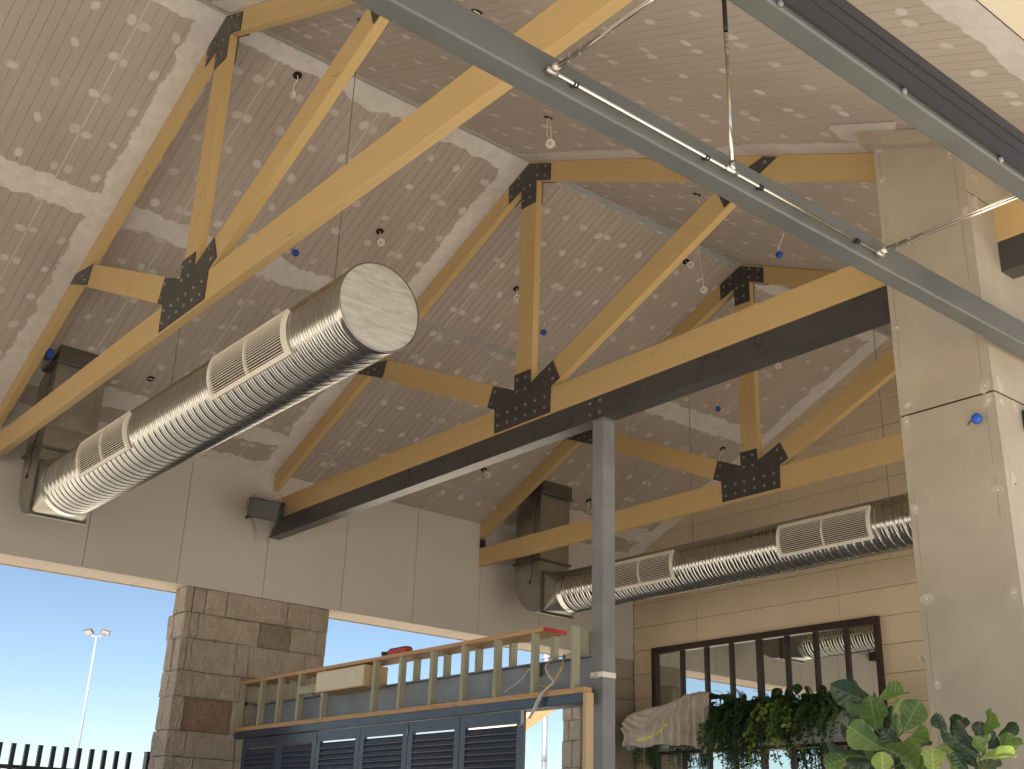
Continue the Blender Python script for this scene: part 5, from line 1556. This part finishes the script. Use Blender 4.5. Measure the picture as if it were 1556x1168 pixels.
fig(Vector((st2.x, st2.y + 0.05, 0)), 'potted fiddle-leaf fig with dark narrow leaves in front of the boxed pillar', L2, st2 + Vector((0, 0, 0.05)), 52, 22, FY2)

# ================================================================== OUTSIDE
XF = -15.25
fn = thing('picket_fence', (XF, 4.5, 0), 'black steel picket fence outside the left opening', 'fence')
zf = 1.6 + (XF / -12.05) * 0.8
q0 = on(42, 1131, 0, XF); q1 = on(196.6, 1142.4, 0, XF)
step = (q1.y - q0.y) / 8.0
y = q0.y - step * 9
PK = MB().box(-0.025, 0.025, -0.025, 0.025, 0.05, zf).mesh('picket'); PK.materials.append(M['fence'])
while y < q1.y + 0.02:
    inst('picket', PK, fn, (XF, y, 0)); y += step
ye = y
pp = on(226, 1145, 0, XF)
mb = MB(); mb.box(XF - 0.055, XF + 0.055, pp.y - 0.04, pp.y + 0.10, 0, zf + 0.01); obj('post', mb, M['fence'], fn, bevel=0.004)
mb = MB(); mb.box(XF - 0.06, XF + 0.06, pp.y - 0.045, pp.y + 0.105, zf + 0.0105, zf + 0.02); obj('post_cap', mb, M['fence'], fn)
for zz in (0.25, zf - 0.30):
    mb = MB(); mb.box(XF - 0.022, XF + 0.022, q0.y - step * 9.5, pp.y - 0.041, zz, zz + 0.05); obj('rail', mb, M['fence'], fn)
# floodlight pole
dirp = ray(146.5, 968); dh = math.hypot(dirp.x, dirp.y)
P = CAMP + dirp * (58 / dh)
lp = thing('floodlight_pole', (P.x, P.y, 0), 'tall thin light pole with two floodlight heads against the sky', 'light pole')
mb = MB(); mb.tube([(P.x, P.y, 0), (P.x, P.y, P.z)], [0.085, 0.045], 12); obj('pole', mb, M['galvpole'], lp, smooth=True)
rt = r_.copy(); rt.z = 0; rt.normalize(); fw = Vector((-rt.y, rt.x, 0))
mb = MB(); mb.tube([Vector((P.x, P.y, P.z)) - rt * 0.30 + Vector((0, 0, 0.07)), Vector((P.x, P.y, P.z)), Vector((P.x, P.y, P.z)) + rt * 0.42 + Vector((0, 0, 0.12))], 0.03, 8); obj('cross_arm', mb, M['galvpole'], lp)
for sg in (-1, 1):
    C0 = Vector((P.x, P.y, P.z)) + rt * (0.40 * sg) + Vector((0, 0, 0.24))
    Mh = Matrix(((rt.x, fw.x, 0, C0.x), (rt.y, fw.y, 0, C0.y), (0, 0, 1, C0.z), (0, 0, 0, 1))) @ Matrix.Rotation(math.radians(52), 4, 'X') @ Matrix.Rotation(math.radians(18 * sg), 4, 'Y')
    mb = MB(); mb.box(-0.20, 0.20, -0.05, 0.05, -0.16, 0.16, Mh); h = obj('lamp_head', mb, M['pot'], lp, bevel=0.02)
    mb = MB(); mb.box(-0.17, 0.17, -0.06, -0.051, -0.13, 0.13, Mh); obj('lens', mb, M['greycable'], h)
# galvanised post seen through the doorway
d2 = ray(828, 1100); dh = math.hypot(d2.x, d2.y); P = CAMP + d2 * (24 / dh)
gp = thing('galvanised_post', (P.x, P.y, 0), 'galvanised round post outside seen through the doorway', 'post')
mb = MB(); mb.tube([(P.x, P.y, 0), (P.x, P.y, 5.6)], 0.058, 16); obj('shaft', mb, M['galvpole'], gp, smooth=True)
mb = MB(); mb.tube([(P.x, P.y, 3.25), (P.x, P.y, 3.33)], 0.064, 16); obj('joint_ring', mb, M['galvpole'], gp)
mb = MB(); mb.box(P.x - 0.14, P.x + 0.14, P.y - 0.14, P.y + 0.14, 0.001, 0.02); obj('base_plate', mb, M['galvpole'], gp)
# verandah rafter and lining outside the doorway
XO = -16.2
a = [on(q[0], q[1], 0, XO) for q in ((780, 1095), (850, 1074.5), (852, 1076), (790, 1114))]
vr = thing('verandah_rafter', (XO, a[1].y, 2.4), 'yellow timber rafter outside the doorway under the eave', 'rafter')
lo, hi = on(786, 1118, 0, XO), on(880, 1052, 0, XO)
dv = (hi - lo).normalized(); up_ = Vector((0, -dv.z, dv.y))
vs = []
for xx in (XO - 0.04, XO + 0.04):
    for p, q in ((lo - dv * 1.5, 0), (hi, 0), (hi, 0.19), (lo - dv * 1.5, 0.19)):
        c = p + up_ * q; vs.append((xx, c.y, c.z))
mb = MB(); mb.add(vs, [(0, 1, 2, 3), (7, 6, 5, 4), (0, 4, 5, 1), (1, 5, 6, 2), (2, 6, 7, 3), (3, 7, 4, 0)]); mb.g = [(p[1], p[2], p[0]) for p in mb.v]
obj('rafter', mb, M['timber'], vr, bevel=0.004)
vs = []
for xx in (XO - 1.4, XO - 0.045):
    for p, q in ((lo - dv * 1.5, 0.195), (hi, 0.195), (hi, 0.24), (lo - dv * 1.5, 0.24)):
        c = p + up_ * q; vs.append((xx, c.y, c.z))
mb = MB(); mb.add(vs, [(0, 1, 2, 3), (7, 6, 5, 4), (0, 4, 5, 1), (1, 5, 6, 2), (2, 6, 7, 3), (3, 7, 4, 0)]); obj('lining', mb, M['soffit'], vr)
pe = lo - dv * 1.3
mb = MB(); mb.box(XO - 0.05, XO + 0.05, pe.y - 0.05, pe.y + 0.05, 0, pe.z); obj('post', mb, M['timber'], vr)
